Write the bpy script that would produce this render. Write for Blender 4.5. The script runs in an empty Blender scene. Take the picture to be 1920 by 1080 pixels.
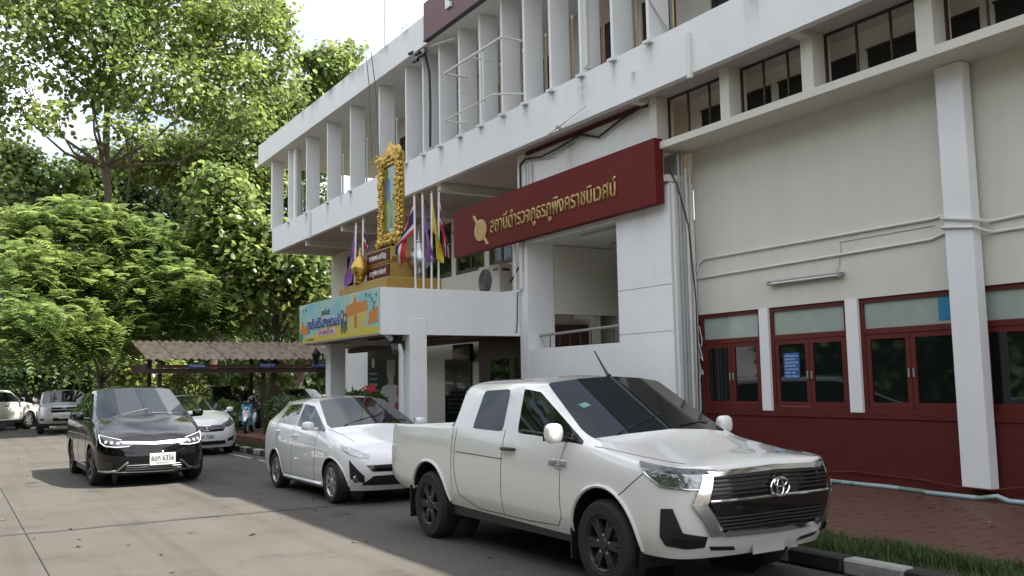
import bpy, bmesh, math, random
import numpy as np
from mathutils import Vector, Matrix
from mathutils.bvhtree import BVHTree

S = bpy.context.scene
COL = S.collection
random.seed(7)
RNG = np.random.default_rng(11)

# ---------------------------------------------------------------- camera
def cam_axes(yaw, pitch, roll):
    cy, sy, cp, sp = math.cos(yaw), math.sin(yaw), math.cos(pitch), math.sin(pitch)
    fwd = Vector((sy*cp, cy*cp, sp)); right = Vector((cy, -sy, 0)); up = right.cross(fwd)
    cr, sr = math.cos(roll), math.sin(roll)
    return cr*right + sr*up, -sr*right + cr*up, fwd
cam = bpy.data.cameras.new('camera')
cam.sensor_width = 36.0
cam.lens = 36.0*1710.0/1920.0
cam.clip_end = 3000
cam.clip_start = 0.1
cam_o = bpy.data.objects.new('camera', cam)
COL.objects.link(cam_o)
_r, _u, _f = cam_axes(math.radians(-58.28), math.radians(5.885), math.radians(-1.04))
cam_o.matrix_world = Matrix(((_r.x, _u.x, -_f.x, 0.0), (_r.y, _u.y, -_f.y, 0.0), (_r.z, _u.z, -_f.z, 1.65), (0, 0, 0, 1)))
S.camera = cam_o

# ---------------------------------------------------------------- sky, sun, exposure
SUN = Vector((0.86, 1.0, 1.79)).normalized()
world = bpy.data.worlds.new('World'); S.world = world; world.use_nodes = True
nt = world.node_tree; N = nt.nodes; LK = nt.links
bg = N['Background']; bg.inputs['Strength'].default_value = 0.086
sky = N.new('ShaderNodeTexSky'); sky.sky_type = 'NISHITA'; sky.sun_disc = False
sky.sun_elevation = math.asin(SUN.z); sky.sun_rotation = math.atan2(SUN.x, SUN.y)
sky.air_density = 1.2; sky.dust_density = 3.0; sky.ozone_density = 1.0
tc = N.new('ShaderNodeTexCoord'); mp = N.new('ShaderNodeMapping'); mp.inputs['Scale'].default_value = (1.0, 1.0, 2.6)
nz = N.new('ShaderNodeTexNoise'); nz.inputs['Scale'].default_value = 3.2; nz.inputs['Detail'].default_value = 7; nz.inputs['Roughness'].default_value = 0.55
cr = N.new('ShaderNodeValToRGB'); cr.color_ramp.elements[0].position = 0.38; cr.color_ramp.elements[1].position = 0.58
cr.color_ramp.elements[0].color = (0.15, 0.15, 0.15, 1); cr.color_ramp.elements[1].color = (1, 1, 1, 1)
mx = N.new('ShaderNodeMix'); mx.data_type = 'RGBA'; mx.inputs['B'].default_value = (9.4, 9.6, 10.0, 1)
LK.new(tc.outputs['Generated'], mp.inputs['Vector']); LK.new(mp.outputs['Vector'], nz.inputs['Vector'])
LK.new(nz.outputs['Fac'], cr.inputs['Fac']); LK.new(cr.outputs['Color'], mx.inputs['Factor'])
LK.new(sky.outputs['Color'], mx.inputs['A']); LK.new(mx.outputs['Result'], bg.inputs['Color'])
sun = bpy.data.lights.new('sun', 'SUN'); sun.energy = 5.0; sun.angle = math.radians(0.5); sun.color = (1.0, 0.94, 0.84)
sun_o = bpy.data.objects.new('sun', sun); COL.objects.link(sun_o)
sun_o.rotation_euler = (-SUN).to_track_quat('-Z', 'Y').to_euler()
sun_o.location = (0, 30, 60)
S.view_settings.view_transform = 'Standard'; S.view_settings.look = 'None'
S.view_settings.exposure = 1.32; S.view_settings.gamma = 1.0; S.view_settings.use_curve_mapping = False
S.render.engine = 'CYCLES'
S.cycles.max_bounces = 8; S.cycles.transparent_max_bounces = 8; S.cycles.caustics_reflective = False; S.cycles.caustics_refractive = False
S.cycles.use_denoising = True

# ---------------------------------------------------------------- materials
def mat(name, col, rough=0.6, metal=0.0, coat=0.0, var=0.0, scale=4.0, bump=0.0, bscale=60.0, spec=0.5, col2=None, streak=0.0, trans=0.0, island=0.0, c2lo=0.45, c2hi=0.65, alpha=1.0, coords='Object'):
    m = bpy.data.materials.new(name); m.use_nodes = True
    t = m.node_tree; n = t.nodes; b = n['Principled BSDF']
    b.inputs['Base Color'].default_value = (*col, 1); b.inputs['Roughness'].default_value = rough
    b.inputs['Metallic'].default_value = metal; b.inputs['Coat Weight'].default_value = coat; b.inputs['Coat Roughness'].default_value = 0.03
    b.inputs['Specular IOR Level'].default_value = spec
    m.diffuse_color = (*col, 1)
    src = None
    if var or bump or col2 or streak or island:
        tcn = n.new('ShaderNodeTexCoord')
        co = tcn.outputs[coords]
    if col2:
        q = n.new('ShaderNodeTexNoise'); q.inputs['Scale'].default_value = scale; q.inputs['Detail'].default_value = 6
        r = n.new('ShaderNodeValToRGB'); r.color_ramp.elements[0].position = c2lo; r.color_ramp.elements[1].position = c2hi
        r.color_ramp.elements[0].color = (*col, 1); r.color_ramp.elements[1].color = (*col2, 1)
        t.links.new(co, q.inputs['Vector']); t.links.new(q.outputs['Fac'], r.inputs['Fac']); src = r.outputs['Color']
    def mulby(fac_socket, lo, hi, src):
        mr = n.new('ShaderNodeMapRange'); mr.inputs['To Min'].default_value = lo; mr.inputs['To Max'].default_value = hi
        t.links.new(fac_socket, mr.inputs['Value'])
        k = n.new('ShaderNodeMix'); k.data_type = 'RGBA'; k.blend_type = 'MULTIPLY'; k.inputs['Factor'].default_value = 1
        if src: t.links.new(src, k.inputs['A'])
        else: k.inputs['A'].default_value = (*col, 1)
        t.links.new(mr.outputs['Result'], k.inputs['B']); return k.outputs['Result']
    if var:
        q = n.new('ShaderNodeTexNoise'); q.inputs['Scale'].default_value = scale*1.7; q.inputs['Detail'].default_value = 8; q.inputs['Roughness'].default_value = 0.65
        t.links.new(co, q.inputs['Vector']); src = mulby(q.outputs['Fac'], 1-var*1.6, 1+var*1.2, src)
    if streak:
        mpn = n.new('ShaderNodeMapping'); mpn.inputs['Scale'].default_value = (2.2, 2.2, 0.22)
        q = n.new('ShaderNodeTexNoise'); q.inputs['Scale'].default_value = 1.6; q.inputs['Detail'].default_value = 7; q.inputs['Roughness'].default_value = 0.7
        t.links.new(co, mpn.inputs['Vector']); t.links.new(mpn.outputs['Vector'], q.inputs['Vector'])
        rr = n.new('ShaderNodeValToRGB'); rr.color_ramp.elements[0].position = 0.25; rr.color_ramp.elements[1].position = 0.55
        t.links.new(q.outputs['Fac'], rr.inputs['Fac']); src = mulby(rr.outputs['Color'], 1-streak, 1.0, src)
    if island:
        g = n.new('ShaderNodeNewGeometry'); src = mulby(g.outputs['Random Per Island'], 1-island, 1+island, src)
    if src: t.links.new(src, b.inputs['Base Color'])
    if bump:
        q = n.new('ShaderNodeTexNoise'); q.inputs['Scale'].default_value = bscale; q.inputs['Detail'].default_value = 5
        bn = n.new('ShaderNodeBump'); bn.inputs['Strength'].default_value = bump; bn.inputs['Distance'].default_value = 0.01
        t.links.new(co, q.inputs['Vector']); t.links.new(q.outputs['Fac'], bn.inputs['Height']); t.links.new(bn.outputs['Normal'], b.inputs['Normal'])
    if trans:
        out = n['Material Output']; tr = n.new('ShaderNodeBsdfTranslucent'); ms = n.new('ShaderNodeMixShader'); ms.inputs['Fac'].default_value = trans
        if src:
            hk = n.new('ShaderNodeHueSaturation'); hk.inputs['Value'].default_value = 2.1; hk.inputs['Hue'].default_value = 0.484; hk.inputs['Saturation'].default_value = 0.93
            t.links.new(src, hk.inputs['Color']); t.links.new(hk.outputs['Color'], tr.inputs['Color'])
        else: tr.inputs['Color'].default_value = (*[min(1, c*1.5) for c in col], 1)
        t.links.new(b.outputs['BSDF'], ms.inputs[1]); t.links.new(tr.outputs['BSDF'], ms.inputs[2]); t.links.new(ms.outputs['Shader'], out.inputs['Surface'])
    return m
M = {}
M['plaster'] = mat('white_plaster', (0.79, 0.795, 0.80), 0.75, var=0.05, scale=0.6, bump=0.12, bscale=35, streak=0.05, spec=0.25)
M['plaster_cream'] = mat('cream_plaster', (0.65, 0.63, 0.565), 0.8, var=0.06, scale=0.5, bump=0.12, bscale=35, streak=0.06, spec=0.25)
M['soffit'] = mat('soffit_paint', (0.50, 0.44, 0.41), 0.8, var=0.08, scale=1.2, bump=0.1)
M['soffit_far'] = mat('soffit_darker_brown', (0.40, 0.34, 0.30), 0.8, var=0.1, scale=1.2, bump=0.1)  # darker, browner tone than the other soffit colour
M['maroon'] = mat('maroon_paint', (0.100, 0.017, 0.014), 0.6, spec=0.25, var=0.12, scale=1.5, bump=0.12, bscale=40)
M['maroon_frame'] = mat('maroon_frame_paint', (0.115, 0.018, 0.014), 0.5, spec=0.3, var=0.12, scale=3)
M['maroon_roof'] = mat('faded_maroon_cladding', (0.13, 0.045, 0.05), 0.45, var=0.08, scale=1.0)
M['sign_red'] = mat('sign_red', (0.128, 0.016, 0.013), 0.6, spec=0.15, var=0.08, scale=0.8)
M['gold'] = mat('gold_leaf', (0.55, 0.36, 0.08), 0.32, metal=0.8, var=0.25, scale=9, bump=0.4, bscale=30)
M['gold_paint'] = mat('gold_paint', (0.36, 0.23, 0.055), 0.45, metal=0.35, var=0.1, scale=3)
M['gold_letter'] = mat('gold_letters', (0.46, 0.31, 0.12), 0.4, metal=0.35)
M['silver'] = mat('hammered_silver', (0.52, 0.53, 0.55), 0.3, metal=0.9, var=0.3, scale=14, bump=0.8, bscale=22)
M['rust'] = mat('brown_iron_frame', (0.055, 0.022, 0.016), 0.6, var=0.2, scale=6)
M['glass'] = mat('dark_window_glass', (0.008, 0.011, 0.010), 0.03, spec=0.6)
M['glass_green'] = mat('frosted_transom_glass', (0.34, 0.40, 0.36), 0.18, var=0.18, scale=1.6)
M['glass_up'] = mat('upper_window_glass', (0.03, 0.035, 0.035), 0.06, spec=0.6)
M['dark'] = mat('dark_void', (0.012, 0.011, 0.010), 0.8)  # near black: puts the darkness of the unlit rooms into their surfaces
M['darkwood'] = mat('dark_red_wood', (0.05, 0.018, 0.013), 0.5, var=0.25, scale=3)
M['white'] = mat('white_paint', (0.78, 0.78, 0.77), 0.5, var=0.05, scale=2)
M['pvc'] = mat('white_pvc', (0.68, 0.68, 0.66), 0.4, var=0.08, scale=2)
M['pvc_grey'] = mat('grey_conduit', (0.42, 0.43, 0.43), 0.45, var=0.08, scale=2)
M['pvc_blue'] = mat('pale_blue_pipe', (0.33, 0.44, 0.47), 0.4, var=0.2, scale=3, col2=(0.16, 0.26, 0.20), c2lo=0.55, c2hi=0.62)
M['cable'] = mat('black_cable', (0.02, 0.02, 0.02), 0.5)
M['yellow_tube'] = mat('yellowed_tube', (0.50, 0.40, 0.20), 0.35, var=0.1, scale=4)
M['orange_tube'] = mat('orange_tube', (0.50, 0.20, 0.07), 0.35)
M['grey_metal'] = mat('grey_metal', (0.30, 0.30, 0.30), 0.45, metal=0.3, var=0.1)
M['concrete'] = mat('road_concrete', (0.098, 0.091, 0.082), 0.85, var=0.16, scale=0.45, bump=0.3, bscale=90, spec=0.25, col2=(0.080, 0.073, 0.064), c2lo=0.40, c2hi=0.72)
M['tar'] = mat('joint_tar', (0.045, 0.040, 0.035), 0.8, var=0.3, scale=5)
M['earth'] = mat('bare_earth', (0.10, 0.075, 0.05), 0.95, var=0.25, scale=0.5, bump=0.4, bscale=20, col2=(0.05, 0.07, 0.025))
M['kerb_white'] = mat('kerb_white_paint', (0.36, 0.36, 0.34), 0.85, var=0.25, scale=3, bump=0.25, col2=(0.14, 0.135, 0.12), c2lo=0.46, c2hi=0.68)
M['kerb_black'] = mat('kerb_black_paint', (0.022, 0.022, 0.022), 0.75, var=0.3, scale=4, bump=0.2)
M['tile'] = mat('red_brick_tile', (0.110, 0.042, 0.025), 0.6, var=0.35, scale=1.2, bump=0.15, island=0.3, col2=(0.070, 0.034, 0.024), c2lo=.4, c2hi=.65)
M['grout'] = mat('tile_grout', (0.13, 0.09, 0.07), 0.9, var=0.2, scale=3)
M['soil'] = mat('lawn_soil', (0.05, 0.04, 0.022), 0.95, var=0.2, scale=3)
M['grass'] = mat('grass_blade', (0.046, 0.078, 0.018), 0.6, island=0.6, trans=0.3)
M['roof_sheet'] = mat('weathered_roof_sheet', (0.26, 0.20, 0.155), 0.9, var=0.35, scale=3.0, bump=0.2, bscale=30, col2=(0.14, 0.105, 0.08), island=0.15)
M['timber'] = mat('old_timber', (0.11, 0.055, 0.035), 0.8, var=0.25, scale=3)
M['bark'] = mat('bark', (0.10, 0.075, 0.055), 0.9, var=0.3, scale=2.5, bump=0.6, bscale=14)
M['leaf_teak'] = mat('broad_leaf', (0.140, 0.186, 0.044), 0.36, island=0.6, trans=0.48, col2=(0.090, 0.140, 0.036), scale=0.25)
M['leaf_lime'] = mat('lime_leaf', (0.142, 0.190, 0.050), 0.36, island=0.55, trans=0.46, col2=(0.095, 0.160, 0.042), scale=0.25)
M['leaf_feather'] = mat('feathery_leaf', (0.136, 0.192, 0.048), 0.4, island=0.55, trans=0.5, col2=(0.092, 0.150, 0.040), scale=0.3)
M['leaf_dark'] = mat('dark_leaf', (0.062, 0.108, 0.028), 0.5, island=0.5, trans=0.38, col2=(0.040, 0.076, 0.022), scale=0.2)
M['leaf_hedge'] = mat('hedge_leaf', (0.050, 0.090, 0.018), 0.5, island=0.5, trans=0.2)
M['wall_block'] = mat('garden_wall_block', (0.40, 0.36, 0.30), 0.9, var=0.2, scale=2.0, bump=0.3, bscale=30, col2=(0.18, 0.16, 0.13), c2lo=0.5, c2hi=0.8)
M['wall_dark'] = mat('dark_boundary_wall', (0.06, 0.055, 0.045), 0.95, var=0.3, scale=2.0, bump=0.3)  # dark brown-grey base, varied at random
M['wood_pole'] = mat('brown_steel_post', (0.060, 0.032, 0.025), 0.6, var=0.2)
M['paint_white'] = mat('pearl_white_paint', (0.74, 0.735, 0.72), 0.22, coat=1.0)
M['paint_white2'] = mat('bright_white_paint', (0.78, 0.785, 0.80), 0.22, coat=1.0)
M['paint_black'] = mat('black_paint', (0.003, 0.003, 0.004), 0.15, coat=1.0, spec=0.1)
M['paint_silver'] = mat('champagne_silver_paint', (0.62, 0.61, 0.575), 0.3, metal=0.15, coat=0.8)
M['paint_dark'] = mat('dark_grey_paint', (0.02, 0.021, 0.023), 0.3, coat=0.8)
M['car_glass'] = mat('tinted_car_glass', (0.005, 0.007, 0.008), 0.02, spec=0.4)
M['windscreen'] = mat('windscreen_glass', (0.008, 0.011, 0.014), 0.03, spec=0.42)
M['rubber'] = mat('tyre_rubber', (0.016, 0.016, 0.016), 0.75, var=0.2, scale=12, bump=0.2, bscale=60)
M['black_plastic'] = mat('black_plastic', (0.014, 0.014, 0.015), 0.42, var=0.1)
M['gloss_black'] = mat('gloss_black_plastic', (0.008, 0.008, 0.009), 0.12, coat=0.6)
M['seam'] = mat('panel_gap', (0.03, 0.03, 0.03), 0.8)
M['chrome'] = mat('chrome', (0.80, 0.80, 0.80), 0.10, metal=1.0)
M['satin'] = mat('satin_chrome', (0.62, 0.62, 0.63), 0.28, metal=1.0)
M['rim_silver'] = mat('alloy_silver', (0.50, 0.50, 0.50), 0.32, metal=0.85)
M['rim_black'] = mat('alloy_black', (0.030, 0.030, 0.031), 0.35, metal=0.3)
M['lens'] = mat('lamp_lens', (0.36, 0.37, 0.38), 0.16, metal=0.85, coat=1.0, var=0.4, scale=16, bump=1.0, bscale=24)
M['lens_dark'] = mat('smoked_lamp_lens', (0.045, 0.05, 0.06), 0.08, metal=0.2, coat=1.0)
M['lens_white'] = mat('white_lamp_lens', (0.72, 0.74, 0.78), 0.12, coat=1.0)
M['lens_red'] = mat('red_lamp_lens', (0.30, 0.012, 0.014), 0.1, coat=1.0)
M['plate_white'] = mat('plate_white', (0.62, 0.63, 0.62), 0.45)
M['ink'] = mat('black_ink', (0.012, 0.012, 0.014), 0.6)
M['blue_paint'] = mat('turquoise_paint', (0.02, 0.33, 0.47), 0.25, coat=0.8)
def stain_mat(name, col, strength):
    m = bpy.data.materials.new(name); m.use_nodes = True; t = m.node_tree; n = t.nodes; b = n['Principled BSDF']; b.inputs['Base Color'].default_value = (*col, 1); b.inputs['Roughness'].default_value = .9
    tcn = n.new('ShaderNodeTexCoord'); sp = n.new('ShaderNodeSeparateXYZ'); t.links.new(tcn.outputs['Generated'], sp.inputs[0])
    def mth(op, a, b_=None):
        k = n.new('ShaderNodeMath'); k.operation = op; k.use_clamp = op == 'MULTIPLY'
        for i, v in enumerate((a, b_)):
            if v is None: continue
            if isinstance(v, (int, float)): k.inputs[i].default_value = v
            else: t.links.new(v, k.inputs[i])
        return k.outputs[0]
    ex = mth('SUBTRACT', 1.0, mth('POWER', mth('ABSOLUTE', mth('SUBTRACT', mth('MULTIPLY', sp.outputs['X'], 1.0), .5)), 1.0)); ex = mth('MULTIPLY', mth('SUBTRACT', ex, .5), 2.0)
    mpn = n.new('ShaderNodeMapping'); mpn.inputs['Scale'].default_value = (9, 9, 1.2); q = n.new('ShaderNodeTexNoise'); q.inputs['Scale'].default_value = 1.5; q.inputs['Detail'].default_value = 6
    t.links.new(tcn.outputs['Object'], mpn.inputs['Vector']); t.links.new(mpn.outputs['Vector'], q.inputs['Vector'])
    f = mth('MULTIPLY', mth('MULTIPLY', ex, mth('POWER', sp.outputs['Z'], 1.6)), mth('MULTIPLY', mth('SUBTRACT', q.outputs['Fac'], .28), strength))
    tr = n.new('ShaderNodeBsdfTransparent'); ms = n.new('ShaderNodeMixShader'); t.links.new(f, ms.inputs[0]); t.links.new(tr.outputs[0], ms.inputs[1]); t.links.new(b.outputs[0], ms.inputs[2]); t.links.new(ms.outputs[0], n['Material Output'].inputs['Surface'])
    return m
M['stain'] = stain_mat('rain_stain', (0.16, 0.155, 0.14), 1.25)
def road_wear(m):
    t = m.node_tree; n = t.nodes; b = n['Principled BSDF']; src = b.inputs['Base Color'].links[0].from_socket
    tcn = n.new('ShaderNodeTexCoord')
    def layer(scale, mscale, lo, hi, vlo, detail=5):
        global_src = layer.src
        mpn = n.new('ShaderNodeMapping'); mpn.inputs['Scale'].default_value = mscale; q = n.new('ShaderNodeTexNoise'); q.inputs['Scale'].default_value = scale; q.inputs['Detail'].default_value = detail; q.inputs['Roughness'].default_value = .6
        r = n.new('ShaderNodeValToRGB'); r.color_ramp.elements[0].position = lo; r.color_ramp.elements[1].position = hi
        r.color_ramp.elements[0].color = (vlo, vlo, vlo*.98, 1); r.color_ramp.elements[1].color = (1, 1, 1, 1)
        k = n.new('ShaderNodeMix'); k.data_type = 'RGBA'; k.blend_type = 'MULTIPLY'; k.inputs['Factor'].default_value = 1
        t.links.new(tcn.outputs['Object'], mpn.inputs['Vector']); t.links.new(mpn.outputs['Vector'], q.inputs['Vector']); t.links.new(q.outputs['Fac'], r.inputs['Fac'])
        t.links.new(global_src, k.inputs['A']); t.links.new(r.outputs['Color'], k.inputs['B']); layer.src = k.outputs['Result']
    layer.src = src
    layer(1.3, (1, 1, 1), .30, .44, .72)            # oil and tyre blotches
    layer(1.0, (.10, 2.2, 1), .34, .50, .80)        # long wheel tracks along the road
    layer(14, (1, 1, 1), .28, .40, .78, 8)          # small pits and grit
    t.links.new(layer.src, b.inputs['Base Color'])
road_wear(M['concrete'])
def solid(name, c, r=0.6, **k):
    if name not in M: M[name] = mat(name, c, r, **k)
    return M[name]

# ---------------------------------------------------------------- mesh helpers
class MB:
    def __init__(s): s.v = []; s.f = []; s.mi = []
    def quad(s, a, b, c, d, mi=0):
        i = len(s.v); s.v += [a, b, c, d]; s.f.append((i, i+1, i+2, i+3)); s.mi.append(mi)
    def poly(s, pts, mi=0):
        i = len(s.v); s.v += list(pts); s.f.append(tuple(range(i, i+len(pts)))); s.mi.append(mi)
    def box(s, x0, x1, y0, y1, z0, z1, mi=0, b=0.0):
        i = len(s.v)
        if x0 > x1: x0, x1 = x1, x0
        if y0 > y1: y0, y1 = y1, y0
        if z0 > z1: z0, z1 = z1, z0
        if b <= 0:
            s.v += [(x, y, z) for z in (z0, z1) for y in (y0, y1) for x in (x0, x1)]
            for q in ((0, 2, 3, 1), (4, 5, 7, 6), (0, 1, 5, 4), (2, 6, 7, 3), (0, 4, 6, 2), (1, 3, 7, 5)):
                s.f.append(tuple(i+k for k in q)); s.mi.append(mi)
        else:
            bm = bmesh.new(); bmesh.ops.create_cube(bm, size=1)
            for v in bm.verts:
                v.co = Vector(((x0+x1)/2 + v.co.x*(x1-x0), (y0+y1)/2 + v.co.y*(y1-y0), (z0+z1)/2 + v.co.z*(z1-z0)))
            bmesh.ops.bevel(bm, geom=bm.edges[:], offset=b, segments=1, affect='EDGES')
            bm.verts.index_update(); s.addbm(bm, mi)
        return s
    def addbm(s, bm, mi=0, T=None):
        i = len(s.v); bm.verts.index_update()
        s.v += [tuple((T @ v.co) if T else v.co) for v in bm.verts]
        for f in bm.faces: s.f.append(tuple(i+v.index for v in f.verts)); s.mi.append(mi)
        bm.free(); return s
    def add(s, verts, faces, mi=0):
        i = len(s.v); s.v += [tuple(v) for v in verts]
        for f in faces: s.f.append(tuple(i+k for k in f)); s.mi.append(mi)
        return s
    def prism(s, pts, d, mi=0):
        """closed 3-D outline pts extruded by vector d"""
        n = len(pts); i = len(s.v); d = Vector(d)
        s.v += [tuple(p) for p in pts] + [tuple(Vector(p)+d) for p in pts]
        s.f.append(tuple(range(i+n-1, i-1, -1))); s.f.append(tuple(range(i+n, i+2*n))); s.mi += [mi, mi]
        for k in range(n):
            s.f.append((i+k, i+(k+1) % n, i+n+(k+1) % n, i+n+k)); s.mi.append(mi)
        return s
    def tube(s, pts, r, n=8, mi=0, cap=True):
        pts = [Vector(p) for p in pts]; m = len(pts); i = len(s.v)
        rs = r if isinstance(r, (list, tuple)) else [r]*m
        prev = None
        for k, p in enumerate(pts):
            if k == 0: t = pts[1]-pts[0]
            elif k == m-1: t = pts[-1]-pts[-2]
            else: t = (pts[k+1]-pts[k]).normalized() + (pts[k]-pts[k-1]).normalized()
            if t.length < 1e-9: t = Vector((0, 0, 1))
            t.normalize()
            if prev is None:
                a = t.cross(Vector((0, 0, 1)))
                if a.length < 1e-3: a = t.cross(Vector((1, 0, 0)))
            else: a = prev - t*prev.dot(t)
            a.normalize(); prev = a; b = t.cross(a)
            for q in range(n):
                w = 2*math.pi*q/n
                s.v.append(tuple(p + (a*math.cos(w) + b*math.sin(w))*rs[k]))
        for k in range(m-1):
            for q in range(n):
                s.f.append((i+k*n+q, i+k*n+(q+1) % n, i+(k+1)*n+(q+1) % n, i+(k+1)*n+q)); s.mi.append(mi)
        if cap:
            s.f.append(tuple(i+q for q in range(n-1, -1, -1))); s.f.append(tuple(i+(m-1)*n+q for q in range(n))); s.mi += [mi, mi]
        return s
    def lathe(s, prof, n=20, c=(0, 0, 0), axis='Z', mi=0):
        i = len(s.v); m = len(prof)
        for r, h in prof:
            for q in range(n):
                w = 2*math.pi*q/n; a, b = r*math.cos(w), r*math.sin(w)
                p = (a, b, h) if axis == 'Z' else ((a, h, b) if axis == 'Y' else (h, a, b))
                s.v.append((p[0]+c[0], p[1]+c[1], p[2]+c[2]))
        for k in range(m-1):
            for q in range(n):
                s.f.append((i+k*n+q, i+k*n+(q+1) % n, i+(k+1)*n+(q+1) % n, i+(k+1)*n+q)); s.mi.append(mi)
        return s
    def mesh(s, name, mats, smooth=False, fixn=True):
        me = bpy.data.meshes.new(name); me.from_pydata([tuple(v) for v in s.v], [], s.f)
        for m in (mats if isinstance(mats, (list, tuple)) else [mats]): me.materials.append(m)
        if any(s.mi): me.polygons.foreach_set('material_index', s.mi)
        if fixn:
            bm = bmesh.new(); bm.from_mesh(me); bmesh.ops.recalc_face_normals(bm, faces=bm.faces[:]); bm.to_mesh(me); bm.free()
        if smooth:
            me.polygons.foreach_set('use_smooth', [True]*len(me.polygons))
            try: me.set_sharp_from_angle(angle=math.radians(38))
            except Exception: pass
        me.update(); return me
    def build(s, name, mats, parent=None, smooth=False, loc=None):
        o = bpy.data.objects.new(name, s.mesh(name, mats, smooth)); COL.objects.link(o)
        if parent: o.parent = parent; 
        if loc: o.location = loc
        return o
def obj(name, me, parent=None, loc=None):
    o = bpy.data.objects.new(name, me); COL.objects.link(o)
    if parent: o.parent = parent
    if loc: o.location = loc
    return o
def tag(o, label=None, cat=None, group=None, kind=None):
    if label: o['label'] = label
    if cat: o['category'] = cat
    if group: o['group'] = group
    if kind: o['kind'] = kind
    return o
def empty(name, loc=(0, 0, 0), rz=0.0, label=None, cat=None, group=None):
    o = bpy.data.objects.new(name, None); COL.objects.link(o); o.location = loc; o.rotation_euler = (0, 0, rz); o.empty_display_size = 0.2
    return tag(o, label, cat, group)
def copy_tree(o, parent=None):
    c = o.copy(); COL.objects.link(c)
    if parent: c.parent = parent
    for ch in list(o.children): copy_tree(ch, c)
    return c
def text_mesh(body, size=1.0, offset=0.0, extrude=0.0, align='LEFT', spacing=1.0):
    c = bpy.data.curves.new('letters', 'FONT'); c.body = body; c.size = size; c.offset = offset; c.extrude = extrude; c.align_x = align; c.resolution_u = 3; c.space_character = spacing
    o = bpy.data.objects.new('letters', c); COL.objects.link(o)
    bpy.context.view_layer.update()
    me = bpy.data.meshes.new_from_object(o.evaluated_get(bpy.context.evaluated_depsgraph_get()))
    bpy.data.objects.remove(o); bpy.data.curves.remove(c)
    return me
def text_obj(name, body, material, origin, xdir, ydir, width=None, height=None, offset=0.0, extrude=0.004, parent=None, lift=0.004, shear=0.0):
    """flat lettering: local x->xdir, local y->ydir in the parent's space, fitted to width (m)"""
    me = text_mesh(body, 1.0, offset, 0.0)
    n = len(me.vertices); a = np.empty(n*3); me.vertices.foreach_get('co', a); a = a.reshape(-1, 3)
    w = a[:, 0].max()-a[:, 0].min(); k = (width/w) if width else height
    kh = height if height else k
    a[:, 0] = (a[:, 0]-a[:, 0].min() + shear*a[:, 1])*k; a[:, 1] *= kh
    X = Vector(xdir).normalized(); Y = Vector(ydir).normalized(); Z = X.cross(Y)
    P = a[:, 0:1]*np.array(X) + a[:, 1:2]*np.array(Y) + np.array(Vector(origin)+Z*lift)
    me.vertices.foreach_set('co', P.ravel()); me.materials.clear(); me.materials.append(material)
    if extrude:
        bm = bmesh.new(); bm.from_mesh(me); r = bmesh.ops.extrude_face_region(bm, geom=bm.faces[:])
        bmesh.ops.translate(bm, verts=[g for g in r['geom'] if isinstance(g, bmesh.types.BMVert)], vec=Z*extrude)
        bmesh.ops.recalc_face_normals(bm, faces=bm.faces[:]); bm.to_mesh(me); bm.free()
    me.update(); me.name = name
    return obj(name, me, parent)
# ================================================================ THE SETTING
g = MB(); g.quad((-1500, -900, -0.06), (900, -900, -0.06), (900, 1500, -0.06), (-1500, 1500, -0.06)); tag(g.build('ground', M['earth']), kind='structure')
# concrete road: slabs with open joints over a tar bed
rb = MB(); rb.box(-75, 30, -12, 7.0, -0.05, -0.012); road = rb.build('road', M['tar']); tag(road, kind='structure')
xs = [-72, -62, -52, -42, -32.2, -22.2, -12.2, -2.2, 8, 18, 28]; ys = [-11.5, -7.4, -3.3, 0.84, 6.42]
for i in range(len(xs)-1):
    for j in range(len(ys)-1):
        m = MB(); gl = 0.034 if xs[i] == -12.2 else 0.012; gx = 0.034 if xs[i+1] == -12.2 else 0.012; gy = 0.003
        m.box(xs[i]+gl, xs[i+1]-gx, ys[j]+gy, ys[j+1]-gy, -0.04, 0.0, b=0.006)
        m.build('slab', M['concrete'], road)
m = MB(); ny = 70; V = []; rnd = random.Random(4)               # tarred joint across the road, ragged edges
for k in range(ny+1):
    yy = -3.0 + 9.4*k/ny; a = .035+.045*rnd.random(); b_ = .035+.045*rnd.random(); o_ = .03*math.sin(yy*1.7)+.015*math.sin(yy*6.1)
    V += [(-12.2-a+o_, yy, .0035), (-12.2+b_+o_, yy, .0035)]
m.add(V, [(2*k, 2*k+1, 2*k+3, 2*k+2) for k in range(ny)]); m.build('tar_joint', M['tar'], road)
m = MB()                                                      # faded parking line by the kerb
for x0, x1 in ((-27.6, -24.8), (-24.3, -21.4), (-20.8, -17.0)): m.box(x0, x1, 6.02, 6.09, 0.001, 0.004)
m.build('parking_line', solid('worn_line_paint', (0.42, 0.41, 0.38), 0.8, var=0.4, scale=8), road)
# plinth under the walkway, lawn strip, kerb
wk = MB(); wk.box(-34, 8, 7.40, 11.04, -0.05, 0.105); walk = wk.build('pavement', M['grout']); tag(walk, kind='structure')
sl = MB(); sl.box(-34, 8, 6.62, 7.398, -0.05, 0.09); tag(sl.build('lawn_bed', M['soil']), kind='structure')
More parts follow.
